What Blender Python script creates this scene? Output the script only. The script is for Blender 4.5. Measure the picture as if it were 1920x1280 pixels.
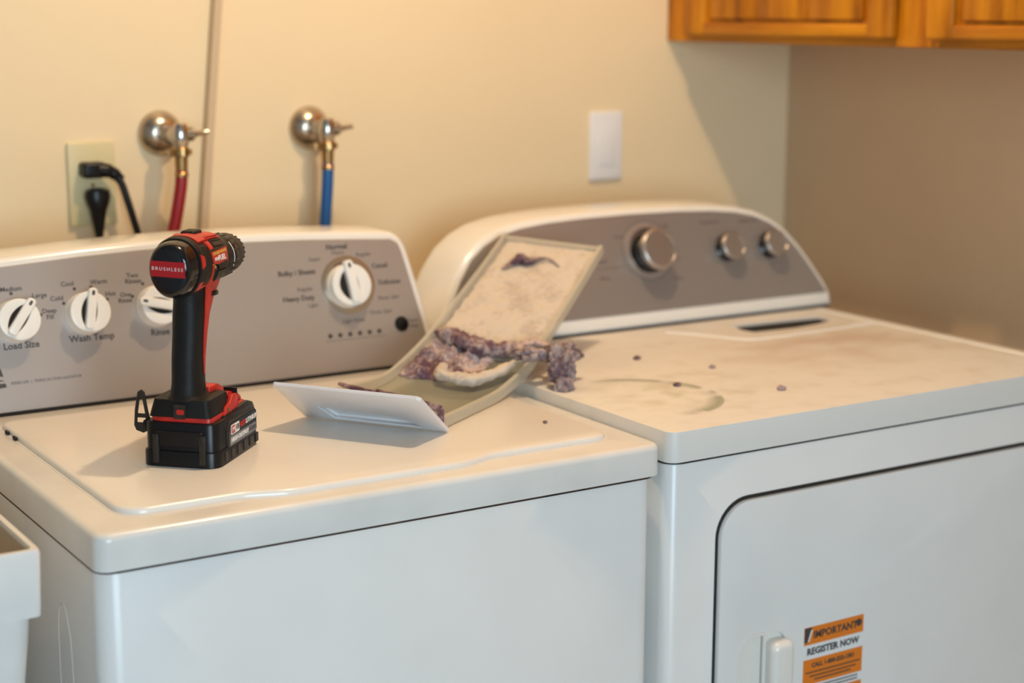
import bpy, bmesh, math, random
from math import sin, cos, pi, radians, sqrt, atan2
from mathutils import Vector, Matrix, noise
random.seed(4)
for o in list(bpy.data.objects): bpy.data.objects.remove(o)
scn = bpy.context.scene
COL = scn.collection
H = 0.92                      # height of the washer top above the floor; shapes below are laid out with z = 0 there

# ------------------------------------------------------------------ camera, world, lights, exposure
def cam_setup():
    cx, cy, cz, ya, pt, ro, f = -0.4904, -1.52971, 0.49978, 0.562654, 0.194154, 0.002661, 3150.85
    F = Vector((sin(ya)*cos(pt), cos(ya)*cos(pt), -sin(pt)))
    R = Vector((cos(ya), -sin(ya), 0)); U = R.cross(F)
    R2 = cos(ro)*R + sin(ro)*U; U2 = -sin(ro)*R + cos(ro)*U
    cd = bpy.data.cameras.new('camera'); c = bpy.data.objects.new('camera', cd); COL.objects.link(c)
    m = Matrix((R2, U2, -F)).transposed().to_4x4(); m.translation = (cx, cy, cz+H)
    c.matrix_world = m
    cd.sensor_width = 36; cd.lens = f*36/1920; cd.clip_start = .05
    cd.dof.use_dof = True; cd.dof.focus_distance = 1.90; cd.dof.aperture_fstop = 2.7; cd.dof.aperture_blades = 9
    scn.camera = c
cam_setup()

w = bpy.data.worlds.new('world'); scn.world = w; w.use_nodes = True
w.node_tree.nodes['Background'].inputs[0].default_value = (.75, .85, 1, 1)
w.node_tree.nodes['Background'].inputs[1].default_value = .6

def light(name, typ, loc, col, energy, **k):
    l = bpy.data.lights.new(name, typ); l.color = col; l.energy = energy
    rot = k.pop('rot', None)
    for a, b in k.items(): setattr(l, a, b)
    o = bpy.data.objects.new(name, l); COL.objects.link(o); o.location = loc
    if rot: o.rotation_euler = rot
    return o
# the warm ceiling bulb over the washer, and cool daylight through the window behind the camera
light('bulb_light', 'POINT', (.64, .04, 1.66+H), (1, .73, .45), 56, shadow_soft_size=.03)
light('window_daylight', 'AREA', (-.55, -3.33, 1.45), (.67, .86, 1.0), 80, shape='RECTANGLE', size=1.5, size_y=1.3, rot=(radians(90), 0, 0))

scn.view_settings.view_transform = 'Standard'; scn.view_settings.look = 'None'
scn.view_settings.gamma = 1; scn.view_settings.use_curve_mapping = False
scn.view_settings.exposure = 0.0

# ------------------------------------------------------------------ materials
def lin(c): return tuple(((v/255)/12.92 if v/255 <= .04045 else ((v/255+.055)/1.055)**2.4) for v in c)
def mat(name, col, rough=.5, metal=0, coat=0, alpha=1, trans=0, noise_amt=0, noise_scale=30, bump=0, bump_scale=200, spec=.5, sss=0):
    m = bpy.data.materials.new(name); m.use_nodes = True
    n = m.node_tree.nodes; L = m.node_tree.links; b = n['Principled BSDF']
    b.inputs['Base Color'].default_value = (*col, 1); b.inputs['Roughness'].default_value = rough
    b.inputs['Metallic'].default_value = metal; b.inputs['Coat Weight'].default_value = coat
    b.inputs['Alpha'].default_value = alpha; b.inputs['Transmission Weight'].default_value = trans
    b.inputs['Specular IOR Level'].default_value = spec
    tc = n.new('ShaderNodeTexCoord')
    if noise_amt:
        t = n.new('ShaderNodeTexNoise'); t.inputs['Scale'].default_value = noise_scale; t.inputs['Detail'].default_value = 5
        L.new(tc.outputs['Object'], t.inputs['Vector'])
        r = n.new('ShaderNodeMapRange'); r.inputs[1].default_value = .3; r.inputs[2].default_value = .7
        r.inputs[3].default_value = 1-noise_amt; r.inputs[4].default_value = 1+noise_amt*.4
        L.new(t.outputs[0], r.inputs[0])
        x = n.new('ShaderNodeVectorMath'); x.operation = 'SCALE'; x.inputs[0].default_value = col
        L.new(r.outputs[0], x.inputs['Scale']); L.new(x.outputs[0], b.inputs['Base Color'])
    if bump:
        t = n.new('ShaderNodeTexNoise'); t.inputs['Scale'].default_value = bump_scale; t.inputs['Detail'].default_value = 3
        L.new(tc.outputs['Object'], t.inputs['Vector'])
        bp = n.new('ShaderNodeBump'); bp.inputs['Strength'].default_value = bump; bp.inputs['Distance'].default_value = .002
        L.new(t.outputs[0], bp.inputs['Height']); L.new(bp.outputs[0], b.inputs['Normal'])
    return m
M = {}
M['enamel'] = mat('white_enamel', (.80, .78, .745), .28, noise_amt=.03, noise_scale=9, bump=.04, bump_scale=60)
M['enamel_old'] = mat('white_enamel_scuffed', (.76, .73, .68), .20, noise_amt=.07, noise_scale=14, bump=.06, bump_scale=40)
M['plastic'] = mat('white_plastic', (.80, .77, .71), .16)
M['knobwhite'] = mat('knob_plastic', (.84, .81, .75), .3)
M['silver'] = mat('silver_panel', (.47, .405, .36), .38, metal=.55, noise_amt=.03, noise_scale=4)
M['silver2'] = mat('dryer_silver_panel', (.40, .365, .34), .36, metal=.6)
M['chrome'] = mat('chrome', (.55, .50, .44), .2, metal=1)
M['satin'] = mat('satin_nickel', (.55, .47, .38), .27, metal=1)
M['knobmetal'] = mat('knob_metal', (.46, .41, .37), .3, metal=.75)
M['brass'] = mat('brass', (.42, .25, .10), .28, metal=1)
M['black'] = mat('black_plastic', (.006, .006, .007), .32, noise_amt=.1, spec=.3)
M['rubber'] = mat('black_rubber', (.009, .0085, .0085), .5, spec=.25, bump=.2, bump_scale=700, noise_amt=.25, noise_scale=80)
M['gloss'] = mat('gloss_black', (.006, .006, .008), .12)
M['grey'] = mat('dark_grey_plastic', (.028, .023, .019), .45, spec=.3, noise_amt=.35, noise_scale=160)
M['red'] = mat('red_plastic', (.52, .018, .012), .38, noise_amt=.22, noise_scale=90)
M['labelred'] = mat('label_red', (.42, .008, .012), .4)
M['ink'] = mat('ink', (.06, .05, .045), .5)
M['inkl'] = mat('ink_grey', (.13, .11, .10), .5)
M['whiteink'] = mat('white_ink', (.80, .78, .74), .5)
M['greylabel'] = mat('grey_label', (.17, .18, .20), .4)
M['yellow'] = mat('worn_amber', (.62, .30, .05), .5, noise_amt=.5, noise_scale=300)
M['dark'] = mat('dark_gap', (.012, .010, .009), .9)
M['rust_shade'] = mat('rust_gap_shade', (.05, .025, .014), .8, noise_amt=.7, noise_scale=70)  # rust, with the contact shadow under the top panel painted in
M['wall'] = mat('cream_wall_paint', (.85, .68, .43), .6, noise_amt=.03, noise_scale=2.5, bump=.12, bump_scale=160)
M['wall_shaded'] = mat('cream_wall_paint_shaded', (.63, .455, .285), .6, noise_amt=.05, noise_scale=2.2, bump=.12, bump_scale=160)  # same cream paint, darkened for the shade on the right wall
M['ceil'] = mat('ceiling_paint', (.27, .27, .27), .8)
M['wallfar'] = mat('grey_wall_paint', (.34, .35, .36), .8)
M['floor'] = mat('vinyl_floor', (.34, .35, .36), .5, noise_amt=.2, noise_scale=6)
M['batten'] = mat('batten_paint', (.62, .46, .29), .5)
M['ivory'] = mat('ivory_plastic', (.70, .60, .34), .35)
M['whiteplate'] = mat('white_plate', (.84, .82, .80), .35)
M['hosered'] = mat('red_rubber', (.30, .003, .007), .4)
M['hoseblue'] = mat('blue_rubber', (.004, .09, .30), .4)
M['sink'] = mat('sink_plastic', (.74, .73, .70), .4, noise_amt=.04)
M['sinkin'] = mat('sink_inside_warm_lit', (.55, .46, .34), .5, noise_amt=.2, noise_scale=20)  # white tub plastic browned to carry the warm light inside
M['crumb'] = mat('lint_crumb', (.40, .30, .30), .95, noise_amt=.3, noise_scale=200)
M['orange'] = mat('orange_print', (.76, .20, .012), .5)
M['paper'] = mat('white_print', (.78, .78, .77), .5)
M['lintplate'] = mat('lint_screen_plastic', (.76, .74, .74), .3, noise_amt=.04, noise_scale=30)
M['lampwhite'] = mat('lamp_base', (.8, .8, .78), .4)
M['stain'] = mat('faint_scuff', (.60, .57, .54), .5)

def tex(nt, kind, scale, vec, detail=4, **k):
    t = nt.nodes.new(kind); t.inputs['Scale'].default_value = scale
    if 'Detail' in t.inputs: t.inputs['Detail'].default_value = detail
    nt.links.new(vec, t.inputs['Vector']); return t
def ramp(nt, fac, stops):
    r = nt.nodes.new('ShaderNodeValToRGB'); e = r.color_ramp.elements
    while len(e) < len(stops): e.new(.5)
    for i, (p, c) in enumerate(stops):
        e[i].position = p; e[i].color = (*c, 1) if len(c) == 3 else c
    nt.links.new(fac, r.inputs[0]); return r
def mapping(nt, src, loc=(0,0,0), rot=(0,0,0), sc=(1,1,1)):
    m = nt.nodes.new('ShaderNodeMapping'); m.inputs['Location'].default_value = loc
    m.inputs['Rotation'].default_value = rot; m.inputs['Scale'].default_value = sc
    nt.links.new(src, m.inputs[0]); return m.outputs[0]
def mixc(nt, fac, a, b):
    m = nt.nodes.new('ShaderNodeMix'); m.data_type = 'RGBA'
    for s, v in ((m.inputs[0], fac), (m.inputs[6], a), (m.inputs[7], b)):
        if hasattr(v, 'links'): nt.links.new(v, s)
        elif isinstance(v, (int, float)): s.default_value = v
        else: s.default_value = (*v, 1)
    return m.outputs[2]
def mth(nt, op, a, b=0, clamp=False):
    m = nt.nodes.new('ShaderNodeMath'); m.operation = op; m.use_clamp = clamp
    for s, v in ((m.inputs[0], a), (m.inputs[1], b)):
        if hasattr(v, 'links'): nt.links.new(v, s)
        else: s.default_value = v
    return m.outputs[0]

def dryer_top_mat():
    m = mat('dusty_white_enamel', (.79, .75, .69), .42); nt = m.node_tree; b = nt.nodes['Principled BSDF']
    tc = nt.nodes.new('ShaderNodeTexCoord'); o = tc.outputs['Object']
    col = (.77, .73, .67)
    # dust and scuffs, thickest in the middle of the top (object space, metres from the dryer's front left corner)
    n1 = tex(nt, 'ShaderNodeTexNoise', 9, mapping(nt, o, sc=(1, 1.8, 1)), 8).outputs[0]
    def blob(cx, cy, rx, ry):
        v = mapping(nt, o, loc=(-cx/rx, -cy/ry, 0), sc=(1/rx, 1/ry, 0))
        l = nt.nodes.new('ShaderNodeVectorMath'); l.operation = 'LENGTH'; nt.links.new(v, l.inputs[0]); return l.outputs['Value']
    d1 = mth(nt, 'SUBTRACT', 1, blob(.53, .30, .26, .17), True)
    f1 = mth(nt, 'MULTIPLY', d1, ramp(nt, n1, [(.38, (0,0,0)), (.62, (1,1,1))]).outputs[0])
    c = mixc(nt, mth(nt, 'MULTIPLY', f1, .75, True), col, (.50, .34, .23))
    n0 = tex(nt, 'ShaderNodeTexNoise', 22, o, 8).outputs[0]
    ge = nt.nodes.new('ShaderNodeSeparateXYZ'); nt.links.new(o, ge.inputs[0])
    upf = mth(nt, 'GREATER_THAN', ge.outputs[2], -.002)
    c = mixc(nt, mth(nt, 'MULTIPLY', upf, ramp(nt, n0, [(.52, (0,0,0)), (.72, (.32,.32,.32))]).outputs[0]), c, (.56, .46, .38))
    # greenish ring left by a liquid
    bl = blob(.080, .172, .108, .112)
    ring = ramp(nt, bl, [(.78, (0,0,0)), (.93, (1,1,1)), (1.0, (.8,.8,.8)), (1.06, (0,0,0))]).outputs[0]
    n2 = tex(nt, 'ShaderNodeTexNoise', 26, mapping(nt, o, loc=(3,1,0)), 6).outputs[0]
    f2 = mth(nt, 'MULTIPLY', ring, ramp(nt, n2, [(.33, (0,0,0)), (.46, (1,1,1))]).outputs[0])
    f2 = mth(nt, 'MULTIPLY', f2, ramp(nt, mth(nt, 'MULTIPLY', ge.outputs[0], 4), [(.26, (0,0,0)), (.44, (1,1,1))]).outputs[0])
    c = mixc(nt, mth(nt, 'MULTIPLY', f2, .85, True), c, (.26, .28, .21))
    d3 = mth(nt, 'SUBTRACT', 1.1, blob(.13, .17, .17, .15), True)
    f3 = mth(nt, 'MULTIPLY', d3, ramp(nt, n2, [(.45, (0,0,0)), (.66, (.6,.6,.6))]).outputs[0])
    c = mixc(nt, f3, c, (.50, .46, .34))
    nt.links.new(c, b.inputs['Base Color'])
    r = mth(nt, 'ADD', .30, mth(nt, 'MULTIPLY', n1, .3)); nt.links.new(r, b.inputs['Roughness'])
    return m
M['dryertop'] = dryer_top_mat()

def lid_mat():
    m = mat('washer_lid_enamel', (.79, .75, .69), .14); nt = m.node_tree; b = nt.nodes['Principled BSDF']
    tc = nt.nodes.new('ShaderNodeTexCoord'); o = tc.outputs['Object']
    n1 = tex(nt, 'ShaderNodeTexNoise', 7, o, 7).outputs[0]
    n2 = tex(nt, 'ShaderNodeTexVoronoi', 55, o).outputs['Distance']
    c = mixc(nt, ramp(nt, n1, [(.45, (0,0,0)), (.75, (.35,.35,.35))]).outputs[0], (.79, .75, .69), (.66, .58, .49))
    c = mixc(nt, ramp(nt, n2, [(.0, (.5,.5,.5)), (.045, (0,0,0))]).outputs[0], c, (.45, .36, .28))
    nt.links.new(c, b.inputs['Base Color'])
    r = mth(nt, 'ADD', .10, mth(nt, 'MULTIPLY', n1, .22)); nt.links.new(r, b.inputs['Roughness'])
    bp = nt.nodes.new('ShaderNodeBump'); bp.inputs['Strength'].default_value = .05; bp.inputs['Distance'].default_value = .004
    nt.links.new(n1, bp.inputs['Height']); nt.links.new(bp.outputs[0], b.inputs['Normal'])
    return m
M['lid'] = lid_mat()

def wood_mat(name, axis, dark=1.0):
    m = mat(name, (.5, .2, .02), .42, spec=.3); nt = m.node_tree; b = nt.nodes['Principled BSDF']
    tc = nt.nodes.new('ShaderNodeTexCoord'); o = tc.outputs['Object']
    sc = (1.2, 1.2, 9) if axis == 'y' else (9, 9, 1.2)
    if axis == 'y': sc = (9, 1.2, 9)
    v = mapping(nt, o, loc=(2, 5, 1), sc=sc)
    n1 = tex(nt, 'ShaderNodeTexNoise', 3.2, v, 6).outputs[0]
    c = ramp(nt, n1, [(.30, (.15*dark, .040*dark, .002)), (.47, (.46*dark, .155*dark, .004)), (.68, (.66*dark, .26*dark, .008))]).outputs[0]
    k = tex(nt, 'ShaderNodeTexVoronoi', 5.5, mapping(nt, o, sc=(1, 1.2, 1.2))).outputs['Distance']
    c = mixc(nt, ramp(nt, k, [(.0, (1,1,1)), (.07, (.5,.5,.5)), (.12, (0,0,0))]).outputs[0], c, (.10, .03, .004))
    nt.links.new(c, b.inputs['Base Color']); return m
M['woodv'] = wood_mat('amber_pine_upright', 'z'); M['woodh'] = wood_mat('amber_pine_level', 'y', .9)

def lint_mat(name, lo, hi, thr=.5, op=None):
    m = mat(name, hi, .95); nt = m.node_tree; b = nt.nodes['Principled BSDF']; b.inputs['Specular IOR Level'].default_value = .1
    tc = nt.nodes.new('ShaderNodeTexCoord'); o = tc.outputs['Object']
    n1 = tex(nt, 'ShaderNodeTexNoise', 26, o, 8).outputs[0]
    n2 = tex(nt, 'ShaderNodeTexNoise', 170, o, 6).outputs[0]
    f = mth(nt, 'ADD', n1, mth(nt, 'MULTIPLY', mth(nt, 'SUBTRACT', n2, .5), .5))
    c = ramp(nt, f, [(thr-.12, lo), (thr+.02, tuple((a+b_)/2 for a, b_ in zip(lo, hi))), (thr+.14, hi)]).outputs[0]
    nt.links.new(c, b.inputs['Base Color'])
    bp = nt.nodes.new('ShaderNodeBump'); bp.inputs['Strength'].default_value = .9; bp.inputs['Distance'].default_value = .003
    nt.links.new(f, bp.inputs['Height']); nt.links.new(bp.outputs[0], b.inputs['Normal'])
    return m
M['lint_pale'] = lint_mat('beige_lint', (.46, .37, .31), (.62, .53, .43), .36)
M['lint_purple'] = lint_mat('purple_lint', (.14, .075, .095), (.60, .47, .42), .50)
M['lint_dark'] = lint_mat('dark_lint', (.10, .055, .075), (.42, .30, .28), .52)
M['lint_grey'] = lint_mat('grey_purple_lint', (.17, .115, .13), (.46, .38, .36), .48)

def translucent(name, col, tfac, tcol=(1,1,1), rough=.3):
    m = bpy.data.materials.new(name); m.use_nodes = True; nt = m.node_tree
    for n in list(nt.nodes): nt.nodes.remove(n)
    out = nt.nodes.new('ShaderNodeOutputMaterial'); p = nt.nodes.new('ShaderNodeBsdfPrincipled')
    p.inputs['Base Color'].default_value = (*col, 1); p.inputs['Roughness'].default_value = rough
    tl = nt.nodes.new('ShaderNodeBsdfTranslucent'); tl.inputs[0].default_value = (*col, 1)
    a = nt.nodes.new('ShaderNodeMixShader'); a.inputs[0].default_value = .35
    nt.links.new(p.outputs[0], a.inputs[1]); nt.links.new(tl.outputs[0], a.inputs[2])
    t = nt.nodes.new('ShaderNodeBsdfTransparent'); t.inputs[0].default_value = (*tcol, 1)
    x = nt.nodes.new('ShaderNodeMixShader'); x.inputs[0].default_value = tfac
    nt.links.new(a.outputs[0], x.inputs[1]); nt.links.new(t.outputs[0], x.inputs[2]); nt.links.new(x.outputs[0], out.inputs[0])
    return m
M['frameplastic'] = translucent('cloudy_clear_plastic', (.74, .70, .60), .35, (.97, .95, .9), .25)
M['meshcloth'] = translucent('fine_screen_mesh', (.36, .36, .29), .36, (.85, .87, .8), .5)
M['glass'] = translucent('window_glass', (.8, .9, 1), .9, (1, 1, 1), .05)

# ------------------------------------------------------------------ mesh helpers
I4 = Matrix.Identity(4)
def finish(name, bm, material, parent=None, mx=I4, smooth=40, sub=0):
    if isinstance(material, str): material = M[material]
    me = bpy.data.meshes.new(name)
    bmesh.ops.recalc_face_normals(bm, faces=bm.faces)
    bm.to_mesh(me); bm.free()
    T = Matrix.Translation((0, 0, H)) @ mx
    pw = parent_world(parent) if parent else I4
    me.transform(pw.inverted() @ T)
    if (pw.inverted() @ T).determinant() < 0: me.flip_normals()
    me.materials.append(material)
    if smooth:
        me.shade_smooth(); me.set_sharp_from_angle(angle=radians(smooth))
    o = bpy.data.objects.new(name, me); COL.objects.link(o)
    if parent: o.parent = parent
    return o
WORLD = {}
def parent_world(p):
    m = WORLD.get(p.name, I4) if p.parent is None else WORLD.get(p.name, parent_world(p.parent))
    return m
def thing(name, label, cat, loc, group=None, mx=None):
    o = bpy.data.objects.new(name, None); COL.objects.link(o); o.empty_display_size = .05
    m = (Matrix.Translation((0,0,H)) @ mx) if mx is not None else Matrix.Translation((loc[0], loc[1], loc[2]+H))
    o.matrix_world = m; WORLD[o.name] = m.copy()
    o['label'] = label; o['category'] = cat
    if group: o['group'] = group
    return o
def tag(o, label, cat, group=None):
    o['label'] = label; o['category'] = cat
    if group: o['group'] = group
    return o
def centre(o):
    # puts a single-mesh thing's origin at its base
    me = o.data; xs = [v.co for v in me.vertices]
    c = Vector(((min(v.x for v in xs)+max(v.x for v in xs))/2, (min(v.y for v in xs)+max(v.y for v in xs))/2, min(v.z for v in xs)))
    me.transform(Matrix.Translation(-c)); o.location = c; return o
def struct(o): o['kind'] = 'structure'; return o

def box(x0, x1, y0, y1, z0, z1, bev=0, seg=2, bm=None):
    b = bmesh.new()
    bmesh.ops.create_cube(b, size=1)
    for v in b.verts:
        v.co = Vector(((x0+x1)/2+v.co.x*(x1-x0), (y0+y1)/2+v.co.y*(y1-y0), (z0+z1)/2+v.co.z*(z1-z0)))
    if bev: bmesh.ops.bevel(b, geom=list(b.edges), offset=bev, segments=seg, profile=.5, affect='EDGES', clamp_overlap=True)
    if bm is None: return b
    join(bm, b); return bm
def join(dst, src, mx=None):
    if mx is not None: bmesh.ops.transform(src, matrix=mx, verts=src.verts)
    me = bpy.data.meshes.new('tmp'); src.to_mesh(me); src.free(); dst.from_mesh(me); bpy.data.meshes.remove(me); return dst
def prism(outer, z0, z1, bev=0, seg=2, holes=(), both=False, vert_bev=True):
    """polygon in XY extruded from z0 to z1; top (z1) rim bevelled"""
    b = bmesh.new(); loops = []; edges = []
    for lp in [outer]+list(holes):
        vs = [b.verts.new((p[0], p[1], z0)) for p in lp]; loops.append(vs)
        for i in range(len(vs)): edges.append(b.edges.new((vs[i], vs[(i+1) % len(vs)])))
    if holes:
        bmesh.ops.triangle_fill(b, edges=edges, use_beauty=True)
    else: b.faces.new(loops[0])
    bmesh.ops.recalc_face_normals(b, faces=b.faces)
    r = bmesh.ops.extrude_face_region(b, geom=list(b.faces))
    top = [g for g in r['geom'] if isinstance(g, bmesh.types.BMVert)]
    for v in top: v.co.z = z1
    if bev:
        ts = set(top)
        es = [e for e in b.edges if e.verts[0] in ts and e.verts[1] in ts and any(abs(f.normal.z) < .5 for f in e.link_faces)]
        b.normal_update()
        es = [e for e in b.edges if e.verts[0] in ts and e.verts[1] in ts and len(e.link_faces) == 2 and min(abs(f.normal.z) for f in e.link_faces) < .5]
        if both:
            es += [e for e in b.edges if e.verts[0] not in ts and e.verts[1] not in ts and len(e.link_faces) == 2 and min(abs(f.normal.z) for f in e.link_faces) < .5]
        bmesh.ops.bevel(b, geom=es, offset=bev, segments=seg, profile=.5, affect='EDGES', clamp_overlap=True)
    return b
def rrect(x0, x1, y0, y1, r, n=5):
    rs = r if isinstance(r, (tuple, list)) else (r,)*4
    pts = []
    for (cx, cy, a0, rr) in ((x1, y1, 0, rs[0]), (x0, y1, 90, rs[1]), (x0, y0, 180, rs[2]), (x1, y0, 270, rs[3])):
        ox = cx - rr if cx == x1 else cx + rr; oy = cy - rr if cy == y1 else cy + rr
        if rr == 0: pts.append((cx, cy)); continue
        for i in range(n+1):
            a = radians(a0+90*i/n); pts.append((ox+rr*cos(a), oy+rr*sin(a)))
    return pts
def circ(cx, cy, r, n=32, ry=None): return [(cx+r*cos(2*pi*i/n), cy+(ry or r)*sin(2*pi*i/n)) for i in range(n)]
def loft(rings, cap0=True, cap1=True, closed=True):
    b = bmesh.new(); R = [[b.verts.new(p) for p in r] for r in rings]
    for a, c in zip(R[:-1], R[1:]):
        n = len(a)
        for i in range(n if closed else n-1):
            j = (i+1) % n; b.faces.new((a[i], a[j], c[j], c[i]))
    if cap0: b.faces.new(R[0])
    if cap1: b.faces.new(R[-1][::-1])
    return b
def tube(path, r, seg=12, caps=True):
    pts = [Vector(p) for p in path]; rings = []; up = Vector((0, 0, 1)); prev = None
    for i, p in enumerate(pts):
        d = (pts[min(i+1, len(pts)-1)] - pts[max(i-1, 0)]).normalized()
        if prev is None:
            s = d.cross(up)
            if s.length < .1: s = d.cross(Vector((1, 0, 0)))
            s.normalize()
        else: s = (prev - d*prev.dot(d)).normalized()
        prev = s; t = d.cross(s); rr = r[i] if isinstance(r, (list, tuple)) else r
        rings.append([p + s*rr*cos(2*pi*k/seg) + t*rr*sin(2*pi*k/seg) for k in range(seg)])
    return loft(rings, caps, caps)
def smooth_path(pts, n=8):
    P = [Vector(p) for p in pts]; out = []
    for i in range(len(P)-1):
        p0 = P[max(i-1, 0)]; p1 = P[i]; p2 = P[i+1]; p3 = P[min(i+2, len(P)-1)]
        for k in range(n):
            t = k/n
            out.append(.5*((2*p1)+(-p0+p2)*t+(2*p0-5*p1+4*p2-p3)*t*t+(-p0+3*p1-3*p2+p3)*t**3))
    out.append(P[-1]); return out
def lathe(prof, axis='z', seg=32, at=(0,0,0)):
    rings = []
    for r, h in prof:
        rr = max(r, 1e-5)
        ring = []
        for k in range(seg):
            a = 2*pi*k/seg; c, s = rr*cos(a), rr*sin(a)
            p = {'z': (c, s, h), 'y': (c, h, s), 'x': (h, c, s)}[axis]
            ring.append(Vector(p)+Vector(at))
        rings.append(ring)
    return loft(rings)
_font_depth = 0.00025
def text_bm(txt, size, mx=I4, align='CENTER', bold=0, depth=_font_depth, shear=0, space=1):
    c = bpy.data.curves.new('txt', 'FONT'); c.body = txt; c.size = size; c.align_x = align; c.align_y = 'CENTER'
    c.extrude = depth; c.offset = bold; c.shear = shear; c.space_character = space; c.resolution_u = 2
    o = bpy.data.objects.new('txt', c); COL.objects.link(o)
    dg = bpy.context.evaluated_depsgraph_get()
    me = bpy.data.meshes.new_from_object(o.evaluated_get(dg)); bpy.data.objects.remove(o); bpy.data.curves.remove(c)
    b = bmesh.new(); b.from_mesh(me); bpy.data.meshes.remove(me)
    bmesh.ops.transform(b, matrix=mx, verts=b.verts); return b
def T(x, y, z=0): return Matrix.Translation((x, y, z))
def basis(X, Y, Z, o): 
    m = Matrix((Vector(X), Vector(Y), Vector(Z))).transposed().to_4x4(); m.translation = o; return m

# ------------------------------------------------------------------ the room
YW, XW, ZC = .92, 1.673, 1.80
XL, YF = -2.2, -3.45
fl = -H
struct(finish('floor', box(XL-.1, XW+.1, YF-.1, YW+.1, fl-.05, fl), 'floor', smooth=0))
struct(finish('ceiling', box(XL-.1, XW+.1, YF-.1, YW+.1, ZC, ZC+.05), 'ceil', smooth=0))
struct(finish('wall_back', box(XL-.1, XW+.1, YW, YW+.1, fl, ZC), 'wall', smooth=0))
struct(finish('wall_right', box(XW, XW+.1, YF, YW, fl, ZC), 'wall_shaded', smooth=0))
struct(finish('wall_left', box(XL-.1, XL, YF, YW, fl, ZC), 'wallfar', smooth=0))
wf = bmesh.new()
box(XL-.1, -1.35, YF-.1, YF, fl, ZC, bm=wf); box(.25, XW+.1, YF-.1, YF, fl, ZC, bm=wf)
box(-1.35, .25, YF-.1, YF, fl, -.15, bm=wf); box(-1.35, .25, YF-.1, YF, 1.2, ZC, bm=wf)
struct(finish('wall_front', wf, 'wallfar', smooth=0))
wn = thing('window_1', 'white framed window in the wall behind the camera', 'window', (-.55, YF-.05, -.15)); wn['kind'] = 'structure'
del wn['category']
fr = bmesh.new()
for a in ((-1.7,-1.65,-.15,1.2), (-.15,-.1,-.15,1.2), (-1.65,-.15,-.15,-.1), (-1.65,-.15,1.15,1.2), (-.92,-.88,-.1,1.15)):
    box(a[0]+.35, a[1]+.35, YF-.08, YF-.02, a[2], a[3], bm=fr)
finish('window_frame', fr, 'lampwhite', wn, smooth=0)
finish('pane', box(-1.30, -.57, YF-.055, YF-.05, -.1, 1.15), 'glass', wn, smooth=0)
finish('pane', box(-.53, .20, YF-.055, YF-.05, -.1, 1.15), 'glass', wn, smooth=0)

lamp = thing('ceiling_light', 'white ceiling lamp holder with a warm bulb above the washer', 'lamp', (.64, .04, ZC))
finish('base', lathe([(0, ZC-.03), (.05, ZC-.028), (.06, ZC-.01), (.06, ZC)], at=(.64, .04, 0)), 'lampwhite', lamp)
finish('socket', lathe([(.018, ZC-.06), (.022, ZC-.055), (.022, ZC-.03)], at=(.64, .04, 0)), 'lampwhite', lamp)

# ------------------------------------------------------------------ washer
W = .686; TW = .038; DW = .542
wash = thing('washing_machine', 'white top-loading washer on the left with silver console and white knobs', 'washing machine', (W/2, .33, -H))
bd = prism(rrect(.004, W-.004, .010, .66, (.02, .02, .022, .022)), -H+.02, -TW-.0038, .002)
finish('cabinet_body', bd, 'enamel', wash)
finish('seam', prism(rrect(.002, W-.002, .0055, .65, .02), -TW-.0042, -TW+.0005), 'rust_shade', wash)
finish('top_panel', prism(rrect(0, W, 0, .665, (.015, .015, .016, .016), 6), -TW, 0, .0075, 4), 'enamel_old', wash)
for fx in (.06, W-.06):
    for fy in (.06, .60): finish('foot', lathe([(.022, -H), (.022, -H+.012), (.010, -H+.014), (.010, -H+.022)], at=(fx, fy, 0)), 'black', wash)
# lid with its shallow outward swell at the front edge
def lid_outline(inset=0):
    x0, x1, y1 = .043+inset, .650-inset, .492-inset; y0 = .049+inset
    pts = []
    def arc(cx, cy, a0, r, n=7):
        for i in range(n+1):
            a = radians(a0+90*i/n); pts.append((cx+r*cos(a), cy+r*sin(a)))
    arc(x1-.02, y1-.02, 0, .02); arc(x0+.02, y1-.02, 90, .02); arc(x0+.03, y0+.03, 180, .03)
    sm = lambda t: t*t*(3-2*t)
    for i in range(9): t = i/8; pts.append((.165+t*.065, y0-.016*sm(t)))
    for i in range(9): t = i/8; pts.append((.425+t*.065, y0-.016*(1-sm(t))))
    arc(x1-.03, y0+.03, 270, .03)
    return pts
finish('lid', prism(lid_outline(), -.001, .0065, .0048, 4), 'lid', wash)
finish('lid_gutter', prism(lid_outline(-.0035), -.0006, .0003), 'enamel_old', wash)
for yy in (.447, .415): finish('lid_vent', box(.0395, .0425, yy-.006, yy+.006, .0003, .0045, .001), 'dark', wash)
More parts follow.
